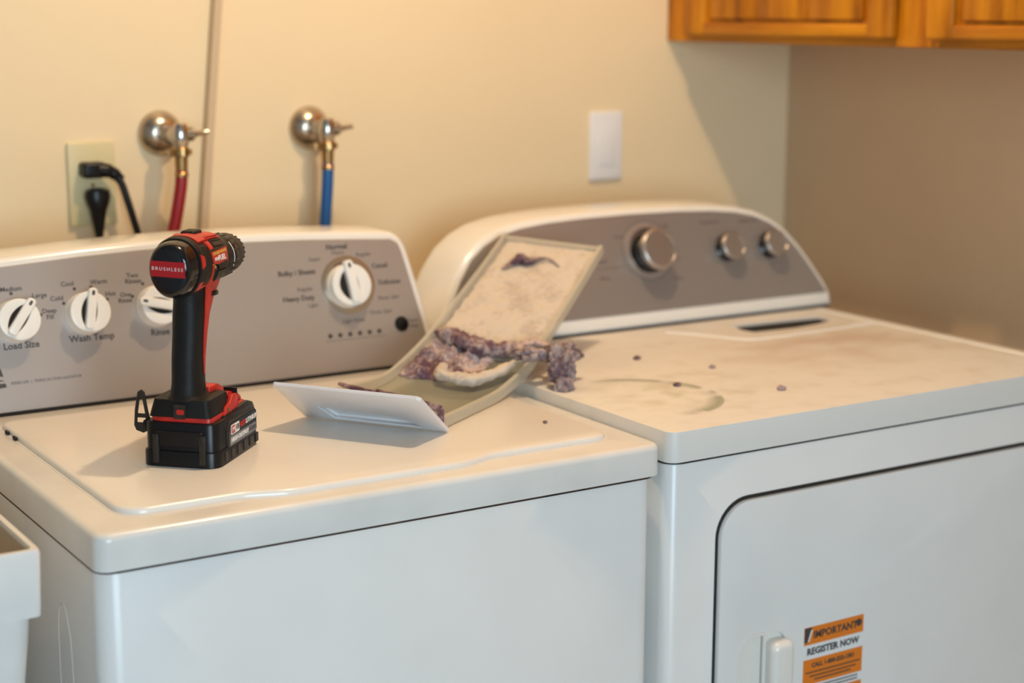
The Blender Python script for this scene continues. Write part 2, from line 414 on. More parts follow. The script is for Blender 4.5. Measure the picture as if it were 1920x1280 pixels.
# console
A1 = radians(16); S1 = Vector((0, sin(A1), cos(A1))); N1 = Vector((0, -cos(A1), sin(A1)))
P1 = basis((1, 0, 0), S1, N1, (0, DW, .002))
def arch1(x): 
    u = (x-.343)/.3; return .2055-.0125*u*u
def outline1(d=0):
    pts = [(.0-.002+d, .0), (W+.002-d, .0)]
    # right side rises, then rounded top corner
    pts += [(.6905-d, .015), (.684-d, .06), (.672-d*1.02, .13), (.6655-d*1.03, .165), (.662-d*1.05, .176), (.655-d*.9, .1858-d*.55), (.645-d*.6, .1925-d*.85), (.632-d*.3, .1941-d)]
    xs = [.6, .5, .42, .343]
    pts += [(x, arch1(x)-d) for x in xs]
    left = [(.686-p[0], p[1]) for p in pts[2:-1]][::-1]
    return pts + left
def extrude_y(poly, mx, depth, bev, seg=3, shrink=0):
    """front polygon in panel coords, pushed straight back along world +y"""
    b = bmesh.new(); fr = [b.verts.new(mx @ Vector((p[0], p[1], 0))) for p in poly]
    b.faces.new(fr); bmesh.ops.recalc_face_normals(b, faces=b.faces)
    r = bmesh.ops.extrude_face_region(b, geom=list(b.faces)); tv = [g for g in r['geom'] if isinstance(g, bmesh.types.BMVert)]
    for v in tv:
        zz = v.co.z; v.co.y += depth*(1-.25*min(1, zz/.2)) - (0)
    b.normal_update(); ts = set(tv)
    es = [e for e in b.edges if (e.verts[0] in ts) == (e.verts[1] in ts) and e.calc_face_angle(0) > radians(35) and max(e.verts[0].co.z, e.verts[1].co.z) > .004]
    bmesh.ops.bevel(b, geom=es, offset=bev, segments=seg, profile=.5, affect='EDGES', clamp_overlap=True)
    return b
finish('console_shell', extrude_y(outline1(), P1, .115, .007, 4), 'plastic', wash)
sil = finish('console_panel', prism(outline1(.0105), 0, .0015, .0008, 1), 'silver', wash, P1)
finish('console_base_gap', box(.004, W-.004, DW-.004, DW+.004, .0002, .0045), 'dark', wash)

def lens(cx, cy, ang, L, wd, side, n=9):
    pts = []
    for i in range(n+1):
        t = i/n; pts.append((side*0, -L/2+L*t))
    for i in range(n-1, 0, -1):
        t = i/n; pts.append((side*wd*sin(pi*t)**.8, -L/2+L*t))
    ca, sa = cos(ang), sin(ang)
    return [(cx+p[0]*ca-p[1]*sa, cy+p[0]*sa+p[1]*ca) for p in pts]
def white_knob(x, s, ang, r, parent, dial=False):
    """disc with two lens-shaped finger scoops either side of a raised pointer bar"""
    k = finish('dial_knob' if dial else 'knob', lathe([(r*1.05, .0015), (r*1.03, .006), (r*.97, .008)], at=(x, s, 0)), 'plastic', parent, P1)
    bw = r*.21
    m = T(x, s, 0) @ Matrix.Rotation(ang, 4, 'Z')
    wdt = r*.42 if dial else r*.24
    h0, h1 = .004, (.021 if dial else .024)
    L1 = lens(-bw, 0, 0, r*1.45, wdt, -1); L2 = lens(bw, 0, 0, r*1.3, wdt*(.35 if dial else .5), 1)
    body = prism(circ(0, 0, r, 48), h0, h1, .0015, 2, holes=[L1, L2])
    finish('knob_body', body, 'knobwhite', k, P1 @ m)
    finish('scoop_floor', prism(circ(0, 0, r*.93, 24), h1-.0050, h1-.0035), 'dark', k, P1 @ m)
    bar = prism(rrect(-bw*1.05, bw*1.05, -r*.86, r*1.16, (bw*.9, bw*.9, bw*.7, bw*.7), 5), h1-.0034, h1+r*.20, .0015, 2)
    finish('pointer', bar, 'knobwhite', k, P1 @ m)
    finish('pointer_mark', prism(rrect(-bw*.32, bw*.32, r*.78, r*1.02, bw*.2, 2), h1+r*.20, h1+r*.20+.0004), 'ink', k, P1 @ m)
    return k
white_knob(.0930, .1150, radians(-38), .0265, wash)
white_knob(.1840, .1165, radians(-12), .0265, wash)
white_knob(.2795, .1175, radians(76), .0265, wash)
# timer dial and its ring
ring = lathe([(.0335, .0015), (.0335, .0035), (.037, .0035), (.0415, .0032), (.0415, .0015)], at=(.5625, .1225, 0))
b = bmesh.new()
ringo = finish('dial_ring', ring, 'satin', wash, P1)
white_knob(.5600, .1205, radians(7), .0300, wash, True)
finish('start_button', lathe([(0, .0045), (.0095, .004), (.011, .0025), (.011, .0015)], at=(.6385, .0595, 0)), 'gloss', wash, P1)
for i in range(6):
    finish('indicator_light', lathe([(0, .003), (.003, .0026), (.0034, .0015)], at=(.5245+i*.0154, .0530, 0), seg=14), 'ink', wash, P1)
# printing on the washer console
lt = bmesh.new()
def pr(txt, x, s, size, bold=0, align='CENTER', mx=P1, dst=None, h=.0017, **k):
    join(lt if dst is None else dst, text_bm(txt, size, mx @ T(x, s, h), align, bold, **k))
def dot(x, s, r=.0022, mx=P1, dst=None):
    join(lt if dst is None else dst, prism(circ(x, s, r, 10), .0015, .0019), mx)
for t_, x, s in (('Medium', .0925, .1565), ('Large', .1275, .1455), ('Deep', .1375, .1245), ('Fill', .1375, .1165), ('Cool', .1650, .1570),
                 ('Warm', .2065, .1565), ('Cold', .1490, .1395), ('Hot', .2200, .1395), ('Two', .2525, .1610), ('Rinses', .2525, .1535),
                 ('One', .2400, .1365), ('Rinse', .2385, .1290)): pr(t_, x, s, .0086, .00007)
for x, s in ((.092, .1508), (.1165, .1425), (.1258, .1205), (.1735, .1500), (.1955, .1502), (.1572, .1325), (.2148, .1328), (.2650, .1490), (.2490, .1335)): dot(x, s)
pr('Load Size', .0965, .0840, .0120, .0002); pr('Wash Temp', .1880, .0850, .0120, .0002); pr('Rinse', .2800, .0830, .0120, .0002)
pr('Normal', .5530, .1775, .0105, .0002); pr('Bulky / Sheets', .4870, .1455, .0100, .0002); pr('Heavy Duty', .4845, .1095, .0100, .0002)
pr('Casual', .6165, .1460, .0095, .0001); pr('Delicates', .6285, .1215, .0095, .0001)
l2 = bmesh.new()
for t_, x, s in (('Heavy', .5535, .1693), ('Super', .5170, .1625), ('Regular', .4960, .1220), ('Light', .5050, .0985), ('Regular', .5935, .1640),
                 ('Rinse, Spin', .6240, .0995), ('Drain, Spin', .6085, .0800), ('Light Rinse', .5640, .0715)): pr(t_, x, s, .0078, 0, dst=l2)
pr('Start', .6580, .0630, .0075, 0, dst=l2); pr('Stop', .6580, .0555, .0075, 0, dst=l2)
pr('SERIES 500  |  TRIPLE ACTION AGITATOR', .1225, .0375, .0050, 0, dst=l2)
join(l2, prism(rrect(.517, .612, .0455, .0461, 0), .0015, .0018), P1)
finish('lettering', lt, 'ink', wash, smooth=0)['kind'] = 'stuff'
finish('fine_lettering', l2, 'inkl', wash, smooth=0)['kind'] = 'stuff'
# emblem cut by the left edge of the picture
em = bmesh.new()
join(em, prism([(.045, .0575), (.0665, .0575), (.0690, .0470), (.060, .0490), (.045, .0500)], .0015, .0019))
join(em, prism([(.045, .0460), (.058, .0450), (.0690, .0420), (.0700, .0415), (.045, .0415)], .0015, .0019))
join(em, prism([(.045, .0385), (.0705, .0385), (.0715, .0335), (.045, .0315)], .0015, .0019))
finish('emblem', em, 'ink', wash, P1, smooth=0)
e2 = prism(rrect(.058, .0635, .0515, .0550, .001), .0019, .0022); finish('emblem_window', e2, 'silver', wash, P1, smooth=0)
# pressed loop in the washer's left flank
gp = smooth_path([(.0055, .156, -.60), (.0055, .153, -.20), (.0055, .150, -.130), (.0055, .135, -.110), (.0055, .118, -.125), (.0055, .108, -.20), (.0055, .105, -.60)], 6)
finish('side_rib', tube(gp, .0022, 8), 'enamel', wash)

# ------------------------------------------------------------------ dryer
DX0, DX1, DY0, DZ, TD = .6905, 1.431, -.008, .0132, .0377
dry = thing('clothes_dryer', 'white clothes dryer on the right with arched silver console and dusty top', 'dryer', ((DX0+DX1)/2, .33, -H))
finish('cabinet_body', prism(rrect(DX0+.003, DX1-.003, DY0+.006, .66, (.02, .02, .018, .018)), -H+.02, DZ-TD-.0035, .002), 'enamel', dry)
finish('seam', prism(rrect(DX0+.002, DX1-.002, DY0+.0035, .65, .02), DZ-TD-.0034, DZ-TD+.0005), 'grey', dry)  # dark strip painted as contact shadow in the joint
for fx in (DX0+.06, DX1-.06):
    for fy in (.06, .60): finish('foot', lathe([(.022, -H), (.022, -H+.012), (.010, -H+.014), (.010, -H+.022)], at=(fx, fy, 0)), 'black', dry)
slot = [(1.1965, 0.4953), (1.1847, 0.455), (1.1895, 0.4314), (1.2671, 0.4256), (1.3244, 0.4334), (1.3714, 0.4485), (1.3698, 0.4832), (1.3066, 0.4881), (1.2264, 0.4932)]
topm = prism(rrect(DX0, DX1, DY0, .665, (.012, .012, .014, .014), 6), DZ-TD, DZ, .006, 4, holes=[slot])
finish('top_panel', topm, 'dryertop', dry, T(0, 0, 0))
# move the panel's local origin to the front left corner, so that its stains sit where they are
tp = [c for c in dry.children if c.name.startswith('top_panel')][0]
off = Vector((DX0, DY0, DZ+H)) - WORLD[dry.name].translation
tp.data.transform(Matrix.Translation(-off)); tp.location = off
finish('lint_slot_shade', prism([(1.27+(p[0]-1.27)*1.04, .44+(p[1]-.44)*1.06) for p in slot], DZ-.0060, DZ-.0042), 'dark', dry)  # dark sheet set shallow, painting the deep shade of the slot
# raised lip between the working surface and the lint well, and the low edge beads
finish('top_ridge', tube(smooth_path([(1.07, .50, DZ-.0005), (1.10, .46, DZ-.0005), (1.135, .395, DZ-.0005), (1.17, .383, DZ-.0005), (1.30, .385, DZ-.0005), (1.400, .392, DZ-.0005)], 6), .0032, 8), 'plastic', dry)
finish('edge_bead', tube([(DX1-.022, .02, DZ-.001), (DX1-.022, .53, DZ-.001)], .0035, 8), 'plastic', dry)
A2 = radians(20); S2 = Vector((0, sin(A2), cos(A2))); N2 = Vector((0, -cos(A2), sin(A2)))
P2 = basis((1, 0, 0), S2, N2, (0, .546, DZ+.001))
R2h = [(1.457, .0), (1.460, .021), (1.453, .040), (1.437, .070), (1.415, .106), (1.390, .137), (1.362, .158), (1.330, .1725), (1.290, .1815), (1.240, .1868), (1.17, .190), (1.0785, .1912)]
def outline2(d=0):
    out = []
    n = len(R2h)
    for i, p in enumerate(R2h):
        a = R2h[max(i-1, 0)]; c = R2h[min(i+1, n-1)]; t = Vector((c[0]-a[0], c[1]-a[1])).normalized(); nn = Vector((-t.y, t.x))
        if i == 0: nn = Vector((-1, 0))
        if i == n-1: nn = Vector((0, -1))
        out.append((p[0]+nn.x*d, p[1]+nn.y*d))
    out += [(2.157-p[0], p[1]) for p in out[:-1]][::-1]
    return out
finish('console_shell', extrude_y(outline2(), P2, .125, .008, 4), 'plastic', dry)
o2 = [p for p in outline2(.0095)]
o2 = [(p[0], max(p[1], .0235)) for p in o2]
o2 = [p for i, p in enumerate(o2) if i == 0 or (abs(p[0]-o2[i-1][0])+abs(p[1]-o2[i-1][1])) > .002]
finish('console_panel', prism(o2, 0, .0013, .0008, 1), 'silver2', dry, P2)
finish('console_base_gap', box(.71, 1.45, .5435, .549, DZ+.0002, DZ+.003), 'dark', dry)
def metal_knob(x, s, r, big):
    k = finish('knob', lathe([(r*.97, .0012), (r*.97, .006), (r*.90, .007), (r*.90, r*.80), (r*.95, r*.84)], at=(x, s, 0), seg=40), 'gloss', dry, P2)
    finish('knob_cap', lathe([(r*.95, r*.84), (r, r*.88), (r, r*1.08), (r*.95, r*1.14), (r*.86, r*1.16), (r*.82, r*1.12), (0, r*1.12)], at=(x, s, 0), seg=40), 'knobmetal', k, P2)
    return k
metal_knob(1.096, .1165, .033, True); metal_knob(1.2540, .1130, .0225, False); metal_knob(1.3450, .1115, .0225, False)
finish('dial_ring', lathe([(.036, .0013), (.036, .0030), (.045, .0026), (.045, .0013)], at=(1.098, .1215, 0)), 'silver', dry, P2)
ld = bmesh.new()
for t_, x, s in (('Off', 1.140, .158), ('Cool', 1.045, .147), ('Dry', 1.150, .105), ('Less', 1.148, .073), ('More', 1.006, .083), ('Timed', 1.005, .110)):
    pr(t_, x, s, .0085, 0, mx=P2, dst=ld, h=.0014)
pr('Temperature', 1.2310, .1590, .0075, .0001, mx=P2, dst=ld, h=.0014); pr('Wrinkle Guard', 1.3120, .1560, .0070, .0001, mx=P2, dst=ld, h=.0014)
join(ld, prism(rrect(.995, 1.045, .0985, .0993, 0), .0013, .0016), P2)
join(ld, prism(circ(1.098, .1215, .0490, 40), .0013, .0015, holes=[circ(1.098, .1215, .0482, 40)]), P2)
finish('lettering', ld, 'inkl', dry, smooth=0)['kind'] = 'stuff'

# door: its outline is a groove round a panel standing a little proud
PD = basis((1, 0, 0), (0, 0, 1), (0, -1, 0), (0, DY0+.006, 0))       # x, z, outward
dx0, dx1, dz0, dz1 = .770, 1.350, -.66, -.087
finish('door_gap', prism(rrect(dx0-.0035, dx1+.0035, dz0-.0035, dz1+.0045, .049, 10), 0, .0012), 'grey', dry, PD)
def pr2(x0, x1, z0, z1, r): return rrect(x0, x1, z0, z1, r, 10)
pocket = rrect(.803, .880, -.43, -.265, .022, 8)
door = finish('door', prism(pr2(dx0, dx1, dz0, dz1, .046), .0004, .0085, .0035, 4, holes=[pocket]), 'enamel', dry, PD)
finish('pocket_floor', prism(rrect(.801, .882, -.432, -.263, .022, 8), .0002, .0020), 'plastic', door, PD)
finish('pocket_rim', prism(rrect(.800, .845, -.435, -.262, (.004, .024, .024, .004), 8), .0075, .0105, .0012, 2, holes=[rrect(.8045, .8405, -.430, -.2665, (.002, .021, .021, .002), 8)]), 'plastic', door, PD)
finish('door_handle', prism(rrect(.848, .884, -.455, -.276, .012, 6), .0015, .024, .009, 5), 'plastic', door, PD)
# printed orange and white notice on the door
st = finish('notice_sticker', prism(rrect(.909, 1.0125, -.455, -.2705, .002, 2), .0085, .0088), 'paper', door, PD, smooth=0)
ob = bmesh.new()
for z0, z1 in ((-.2955, -.2715), (-.3500, -.3155), (-.4000, -.3620), (-.440, -.412)): join(ob, prism(rrect(.9095, 1.012, z0, z1, 0), .0088, .0090), PD)
finish('orange_band', ob, 'orange', door, smooth=0)
sb = bmesh.new()
def ps(txt, x, z, size, bold=0, **k): join(sb, text_bm(txt, size, PD @ T(x, z, .0091), 'CENTER', bold, depth=.0001, **k))
ps('IMPORTANT', .963, -.2835, .0135, .0005); ps('REGISTER NOW', .960, -.3053, .0125, .0005)
ps('CALL 1-800-253-1301', .961, -.3245, .0082, .0004)
for z, wd in ((-.3335, .047), (-.3390, .040), (-.3440, .032), (-.3535, .044), (-.3580, .044)):
    join(sb, prism(rrect(.961-wd, .961+wd, z-.0009, z+.0009, 0), .0090, .0092), PD)
ps('IMPORTANTE', .961, -.3720, .0125, .0005)
join(sb, prism([(.910, -.2722), (.923, -.2722), (.916, -.292), (.910, -.292)], .0090, .0092), PD)
join(sb, prism(circ(1.004, -.2815, .0052, 16), .0090, .0092), PD)
finish('sticker_print', sb, 'ink', door, smooth=0)
finish('sticker_corner', prism([(.921, -.2755), (.9235, -.2755), (.918, -.291), (.9155, -.291)], .0092, .0094), 'paper', door, PD, smooth=0)

# ------------------------------------------------------------------ fittings on the back wall
def box_at(x0, x1, z0, z1, h0, h1, bev): return box(x0, x1, YW-h1, YW-h0, z0, z1, bev, 3)
out = thing('electrical_outlet', 'ivory outlet plate on wall with two black plugs in it', 'outlet', (.313, YW, .184))
finish('cover_plate', box_at(.277, .349, .184, .308, 0, .007, .0025), 'ivory', out)
for z in (.267, .222):
    finish('receptacle', prism(circ(.313, z, .0165, 20, .0135), 0, .0015), 'ivory', out, basis((1,0,0), (0,0,1), (0,-1,0), (0, YW-.007, 0)))
finish('screw', lathe([(0, -.0012), (.003, -.001), (.003, 0)], 'y', 12, (.313, YW-.007, .2445)), 'brass', out)
# upper plug: flat right-angle plug, its cord curving off to the right
g = 'black power plugs in the outlet'
p1 = thing('power_plug', 'upper black angled plug with cord curving down to the right', 'plug', (.315, YW-.03, .262))
pb = bmesh.new()
join(pb, prism(rrect(-.017, .018, -.011, .012, .006, 4), 0, .026, .005, 3), basis((1,0,0), (0,0,1), (0,-1,0), (.309, YW-.0085, .2675)))
finish('plug_body', pb, 'black', p1)
sr = tube(smooth_path([(.316, YW-.026, .2685), (.331, YW-.028, .266), (.341, YW-.030, .260), (.348, YW-.032, .252)], 4), [.0105]*5+[.009]*4+[.0075]*4, 12)
finish('strain_relief', sr, 'black', p1)
finish('cord', tube(smooth_path([(.342, YW-.031, .258), (.349, YW-.033, .245), (.356, YW-.035, .220), (.364, YW-.036, .190), (.372, YW-.037, .155), (.378, YW-.04, .10), (.372, YW-.035, .02), (.355, YW-.03, -.15)], 6), .0056, 10), 'black', p1)
p2 = thing('power_plug', 'lower black plug with flared round body and cord hanging straight down', 'plug', (.313, YW-.03, .19))
prof = []
rings = []
for (z, rx, ry) in ((.241, .010, .008), (.238, .0175, .013), (.229, .0195, .0145), (.219, .0170, .0145), (.208, .0125, .012), (.197, .0105, .010), (.186, .0085, .0085), (.172, .0062, .0062)):
    rings.append([Vector((.314+rx*cos(2*pi*k/20), YW-.024+ry*sin(2*pi*k/20), z)) for k in range(20)])
finish('plug_body', loft(rings), 'black', p2)
finish('cord', tube(smooth_path([(.314, YW-.024, .178), (.315, YW-.025, .14), (.316, YW-.03, .08), (.316, YW-.05, -.15)], 5), .0056, 10), 'black', p2)

bp_ = thing('blank_wall_plate', 'plain white rectangular wall plate above the dryer console', 'wall plate', (1.247, YW, .204))
finish('plate', box_at(1.2130, 1.2830, .205, .326, 0, .006, .003), 'whiteplate', bp_)
finish('insert', box_at(1.2290, 1.2670, .231, .300, .006, .0075, .001), 'whiteplate', bp_)

# slanted painted batten running down the wall
bt = loft([[Vector((.5165+(z-.515)*.10+dx, YW-dy, z)) for dx, dy in ((-.005, 0), (-.006, .020), (.006, .020), (.005, 0))] for z in (1.79, -.6)])
centre(tag(finish('wall_batten', bt, 'batten', smooth=0), 'thin cream batten running down the wall between the two water valves', 'trim'))

def valve(x, z, label, hosecol, hx, bx, hoselabel):
    """x,z: flange centre on the wall"""
    v = thing('water_valve', label, 'valve', (x, YW, z-.04))
    yy = YW
    finish('flange', lathe([(.034, 0), (.0345, -.003), (.033, -.006), (.029, -.012), (.022, -.019), (.016, -.0225), (.013, -.023)], 'y', 36, (x, yy, z)), 'satin', v)
    finish('pipe_stub', lathe([(.0105, -.02), (.0105, -.038), (.0135, -.040), (.0135, -.052), (.0115, -.054), (.0115, -.080)], 'y', 24, (x, yy, z)), 'chrome', v)
    x = x+bx
    vb = bmesh.new()
    join(vb, lathe([(0, .020), (.009, .019), (.0125, .012), (.013, 0), (.0125, -.010), (.0105, -.014), (.0105, -.024)], 'z', 24, (x, yy-.085, z)))
    finish('valve_body', vb, 'chrome', v)
    # bonnet and lever reaching towards the right
    st_ = bmesh.new()
    join(st_, lathe([(.0085, .008), (.0085, .013), (.0105, .0135), (.0105, .018), (.006, .0185), (.006, .022)], 'x', 20, (x, yy-.087, z+.003)))
    finish('bonnet', st_, 'chrome', v)
    lv = loft([[Vector((x+a, yy-.089+ b*cos(2*pi*k/14), z+.003+dz+ c*sin(2*pi*k/14))) for k in range(14)] for a, b, c, dz in ((.019, .0045, .0045, 0), (.022, .007, .005, .0005), (.027, .0055, .0042, .001), (.035, .0048, .0038, .002), (.041, .0055, .0042, .003), (.043, .003, .002, .003))])
    finish('lever', lv, 'chrome', v)
    # coupling nut of the hose with swivel wings
    hs = thing('supply_hose', hoselabel, 'hose', (x, yy-.07, -.2))
    cp = bmesh.new()
    join(cp, lathe([(.0115, -.016), (.0130, -.018), (.0130, -.028), (.0100, -.030), (.0092, -.052), (.0105, -.054), (.0105, -.059)], 'z', 12, (x, yy-.085, z)))
    for s in (-1, 1):
        join(cp, box(x+s*.011, x+s*.0165, yy-.089, yy-.081, z-.027, z-.019, .0015))
    finish('coupling', cp, 'brass', hs, smooth=30)
    path = smooth_path([(x, yy-.085, z-.050), (x+hx*.1, yy-.085, z-.075), (x+hx*.45, yy-.082, z-.120), (x+hx, yy-.078, z-.175), (x+hx*1.5, yy-.06, z-.26), (x+hx*1.6, yy-.055, z-.45)], 7)
    finish('hose', tube(path, .0092, 16), hosecol, hs)
valve(.4215, .3170, 'left wall water valve with nickel flange feeding the red hose', 'hosered', -.022, .001, 'red rubber supply hose hanging from the left valve')
valve(.6700, .3170, 'right wall water valve with nickel flange feeding the blue hose', 'hoseblue', -.006, -.0085, 'blue rubber supply hose hanging from the right valve')

# ------------------------------------------------------------------ wall cabinet on the right wall
XC, ZB = 1.382, .4475
cab = thing('wall_cabinet', 'amber knotty pine wall cabinet hung on the right wall', 'cabinet', ((XC+XW)/2, .2, ZB))
y_end = -.55
finish('case', box(XC+.019, XW-.001, y_end, YW-.001, ZB+.004, ZB+.78, .001, 1), 'woodv', cab)
for (a, b_) in ((YW-.082, YW-.001), (.262, .352), (-.30, -.215), (y_end, y_end+.03)): finish('stile', box(XC, XC+.019, a, b_, ZB+.0, ZB+.78, .0012, 1), 'woodv', cab)
finish('bottom_rail', box(XC+.0008, XC+.0185, y_end, YW-.08, ZB-.0005, ZB+.040, .001, 1), 'woodh', cab)
def cdoor(y0, y1):
    z0, z1 = ZB+.012, ZB+.75; X = XC
    d = finish('door', box(X-.007, X-.0005, y0+.05, y1-.05, z0+.020, z1-.05), 'woodv', cab)
    for (a, b_) in ((y0, y0+.052), (y1-.052, y1)): finish('door_stile', box(X-.019, X-.0005, a, b_, z0, z1, .0055, 3), 'woodv', d)
    finish('door_rail', box(X-.0187, X-.0006, y0+.050, y1-.050, z0+.0002, z0+.0225, .0055, 3), 'woodh', d)
    finish('door_rail', box(X-.0187, X-.0006, y0+.050, y1-.050, z1-.05, z1-.0002, .004, 3), 'woodh', d)
    # raised field with sloped margin, made of three boards
    n = 3; ya, yb = y0+.066, y1-.066
    for i in range(n):
        a = ya+(yb-ya)*i/n; c = ya+(yb-ya)*(i+1)/n
        pb = box(X-.0165, X-.006, a+.0004, c-.0004, z0+.0275, z1-.065, .005, 2); finish('board', pb, 'woodv', d)
    return d
cdoor(.345, .848); cdoor(-.225, .274); cdoor(y_end+.01, -.287)

# ------------------------------------------------------------------ laundry tub at the left
snk = thing('laundry_tub', 'white plastic laundry tub at the left edge beside the washer', 'sink', (-.33, .30, -H))
sx0, sx1, sy0, sy1, sz = -.62, -.047, .030, .60, -.012
th = .010
def tubwall(x0, x1, y0, y1, r): return [Vector((p[0], p[1], 0)) for p in rrect(x0, x1, y0, y1, r, 5)]
def rg(inset, z, r=.007): return [Vector((p[0], p[1], z)) for p in rrect(sx0+inset, sx1-inset, sy0+inset, sy1-inset, r, 5)]
rim = loft([rg(.0, sz-.068), rg(-.0005, sz-.060), rg(-.002, sz-.004), rg(-.0005, sz), rg(.005, sz), rg(.007, sz-.004), rg(.009, sz-.068, .005)], False, False)
join(rim, loft([rg(.0, sz-.068), rg(.009, sz-.068, .005)], False, False))
finish('rim', rim, 'sink', snk)
bas = loft([rg(.006, sz-.060, .018), rg(.008, sz-.09, .018), rg(.03, sz-.36, .03), rg(.05, sz-.375, .03)], False, True)
finish('basin', bas, 'sink', snk)
inn = loft([rg(.0092, sz-.003, .012), rg(.013, sz-.09, .014), rg(.035, sz-.35, .03), rg(.06, sz-.362, .03)], False, True)
finish('basin_lining', inn, 'sinkin', snk)
for lx in (sx0+.05, sx1-.05):
    for ly in (sy0+.05, sy1-.05):
        finish('leg', loft([[Vector((lx+a, ly+b_, z)) for a, b_ in ((-.016, -.016), (.016, -.016), (.016, .016), (-.016, .016))] for z in (-H, sz-.36)]), 'sink', snk)

# ------------------------------------------------------------------ lint screen lying across both machines
E_ = Vector((.551, -.834, 0)); E_.normalize(); MM = Vector((.834, .551, 0)); MM.normalize(); ZZ = Vector((0, 0, 1))
ZL = .0065
BL = Vector((.3715, .3165, ZL)); BR = Vector((.483, .1545, ZL))
ls = thing('lint_screen', 'white-handled lint screen propped across washer and dryer', 'lint screen', (BR.x, BR.y, ZL))
vL = Vector((-.069, -.046, .060)); vR = Vector((-.062, -.041, .0535))
Ez = (BR-BL).normalized(); Vz = ((vL+vR)/2); Vz = (Vz - Ez*Vz.dot(Ez)); hh = Vz.length; Vz.normalize(); Nz = Ez.cross(Vz)   # Nz: outward normal of the plate's front
if Nz.dot(Vector((-.49, -1.53, .5))-BL) < 0: Nz = -Nz
LP = (BR-BL).length
PP = basis(Ez, Vz, Ez.cross(Vz), BL)
sg = 1 if Ez.cross(Vz).dot(Nz) > 0 else -1
def on_plate(poly, h0, h1, bev=0, seg=2, holes=()):
    a, c = (h0, h1) if sg > 0 else (-h0, -h1)
    return prism(poly, a, c, bev, seg, holes)
t0 = Vz*0
recess = [(.050, .004), (.155, .004), (.140, .030), (.048, .036)]
recess = [(.046, .0065), (.165, .0065), (.148, .033), (.036, .040)]
plate_poly = [(.003, .0), (LP-.003, .0), (LP, .003), (LP, hh-.004), (LP-.004, hh), (.004, hh), (0, hh-.004), (0, .003)]
finish('handle_plate', on_plate(plate_poly, -.0045, 0, .0015, 2, [recess]), 'lintplate', ls, PP)
finish('finger_recess', on_plate([(p[0]+(-.002 if p[0] < .1 else .002), p[1]+(-.002 if p[1] < .02 else .002)) for p in recess], -.0085, -.0070), 'lintplate', ls, PP)
rw = bmesh.new()
rc = recess
for i in range(4):
    a, c = rc[i], rc[(i+1) % 4]
    s_ = 1 if sg > 0 else -1
    q = [PP @ Vector((a[0], a[1], -s_*.001)), PP @ Vector((c[0], c[1], -s_*.001)), PP @ Vector((c[0], c[1], -s_*.0078)), PP @ Vector((a[0], a[1], -s_*.0078))]
    rw.faces.new([rw.verts.new(x) for x in q])
finish('recess_wall', rw, 'lintplate', ls)
SH = Vector((0, 0, ZL))
R0 = BR - E_*.012 + MM*.004
Wd = .150
R0.z = 0
RR = [(0, .0125), (.036, .0125), (.112, .0118), (.165, .0125), (.205, .0175), (.254, .027), (.299, .043), (.345, .067), (.402, .094), (.465, .125), (.528, .157)]
LL = [(0.0, .034), (.04, .030), (.09, .026), (.130, .0265), (.165, .032), (.205, .042), (.257, .058), (.315, .081), (.375, .106), (.445, .136), (.512, .168)]
def dense(L, n=6):
    p = smooth_path([(a, 0, z) for a, z in L], n); return [(v.x, v.z) for v in p]
RD, LD = dense(RR), dense(LL)
def pt(u, i, dz=0, dn=0):
    a = RD[i]; b_ = LD[i]
    pr_ = R0 + MM*a[0] + ZZ*a[1]; pl_ = R0 - E_*Wd + MM*b_[0] + ZZ*b_[1]
    p = pr_.lerp(pl_, u)
    if dn:
        j = min(i+1, len(RD)-1); k = max(i-1, 0)
        t = (MM*(RD[j][0]-RD[k][0]) + ZZ*(RD[j][1]-RD[k][1])).normalized()
        n = E_.cross(t); n = n if n.z > 0 else -n
        p = p + n*dn
    return p + ZZ*dz
NS = len(RD)
def rail(u0, u1, h0, h1):
    rings = []
    for i in range(NS):
        rings.append([pt(u0, i, 0, h0), pt(u1, i, 0, h0), pt(u1, i, 0, h1), pt(u0, i, 0, h1)])
    b = loft(rings)
    bmesh.ops.bevel(b, geom=[e for e in b.edges if e.calc_face_angle(0) > radians(50)], offset=.0012, segments=2, profile=.5, affect='EDGES', clamp_overlap=True)
    return b
finish('side_rail', rail(-.005, .036, -.003, .009), 'frameplastic', ls)
finish('side_rail', rail(.965, 1.0, -.003, .011), 'frameplastic', ls)
er = bmesh.new()
for i0, i1 in ((NS-2, NS-1),):
    rr_ = [[pt(u/10, i0, 0, -.002), pt(u/10, i1, 0, -.002), pt(u/10, i1, 0, .006), pt(u/10, i0, 0, .006)] for u in range(0, 11)]
    join(er, loft(rr_))
finish('end_rail', er, 'frameplastic', ls)
cr = loft([[pt(u/10, 33, 0, -.001), pt(u/10, 36, 0, -.001), pt(u/10, 36, 0, .003), pt(u/10, 33, 0, .003)] for u in range(0, 11)])
finish('cross_rib', cr, 'frameplastic', ls)
# the fine mesh sheet
ms = loft([[pt(.04+.92*u/12, i, 0, 0) for u in range(13)] for i in range(0, NS)], False, False, False)
finish('mesh_sheet', ms, 'meshcloth', ls)
# dark foam gasket behind the plate's right end
fg = bmesh.new()
join(fg, tube([pt(.60, 1, .004, .016), pt(.30, 2, .004, .015), pt(.03, 2, .004, .014)], [.004, .0045, .005], 8))
join(fg, tube([pt(.03, 2, .004, .014), pt(.015, 1, .002, .008), pt(.0, 0, 0, .001)], [.0045, .004, .0035], 8))
finish('foam_gasket', fg, 'lint_dark', ls)

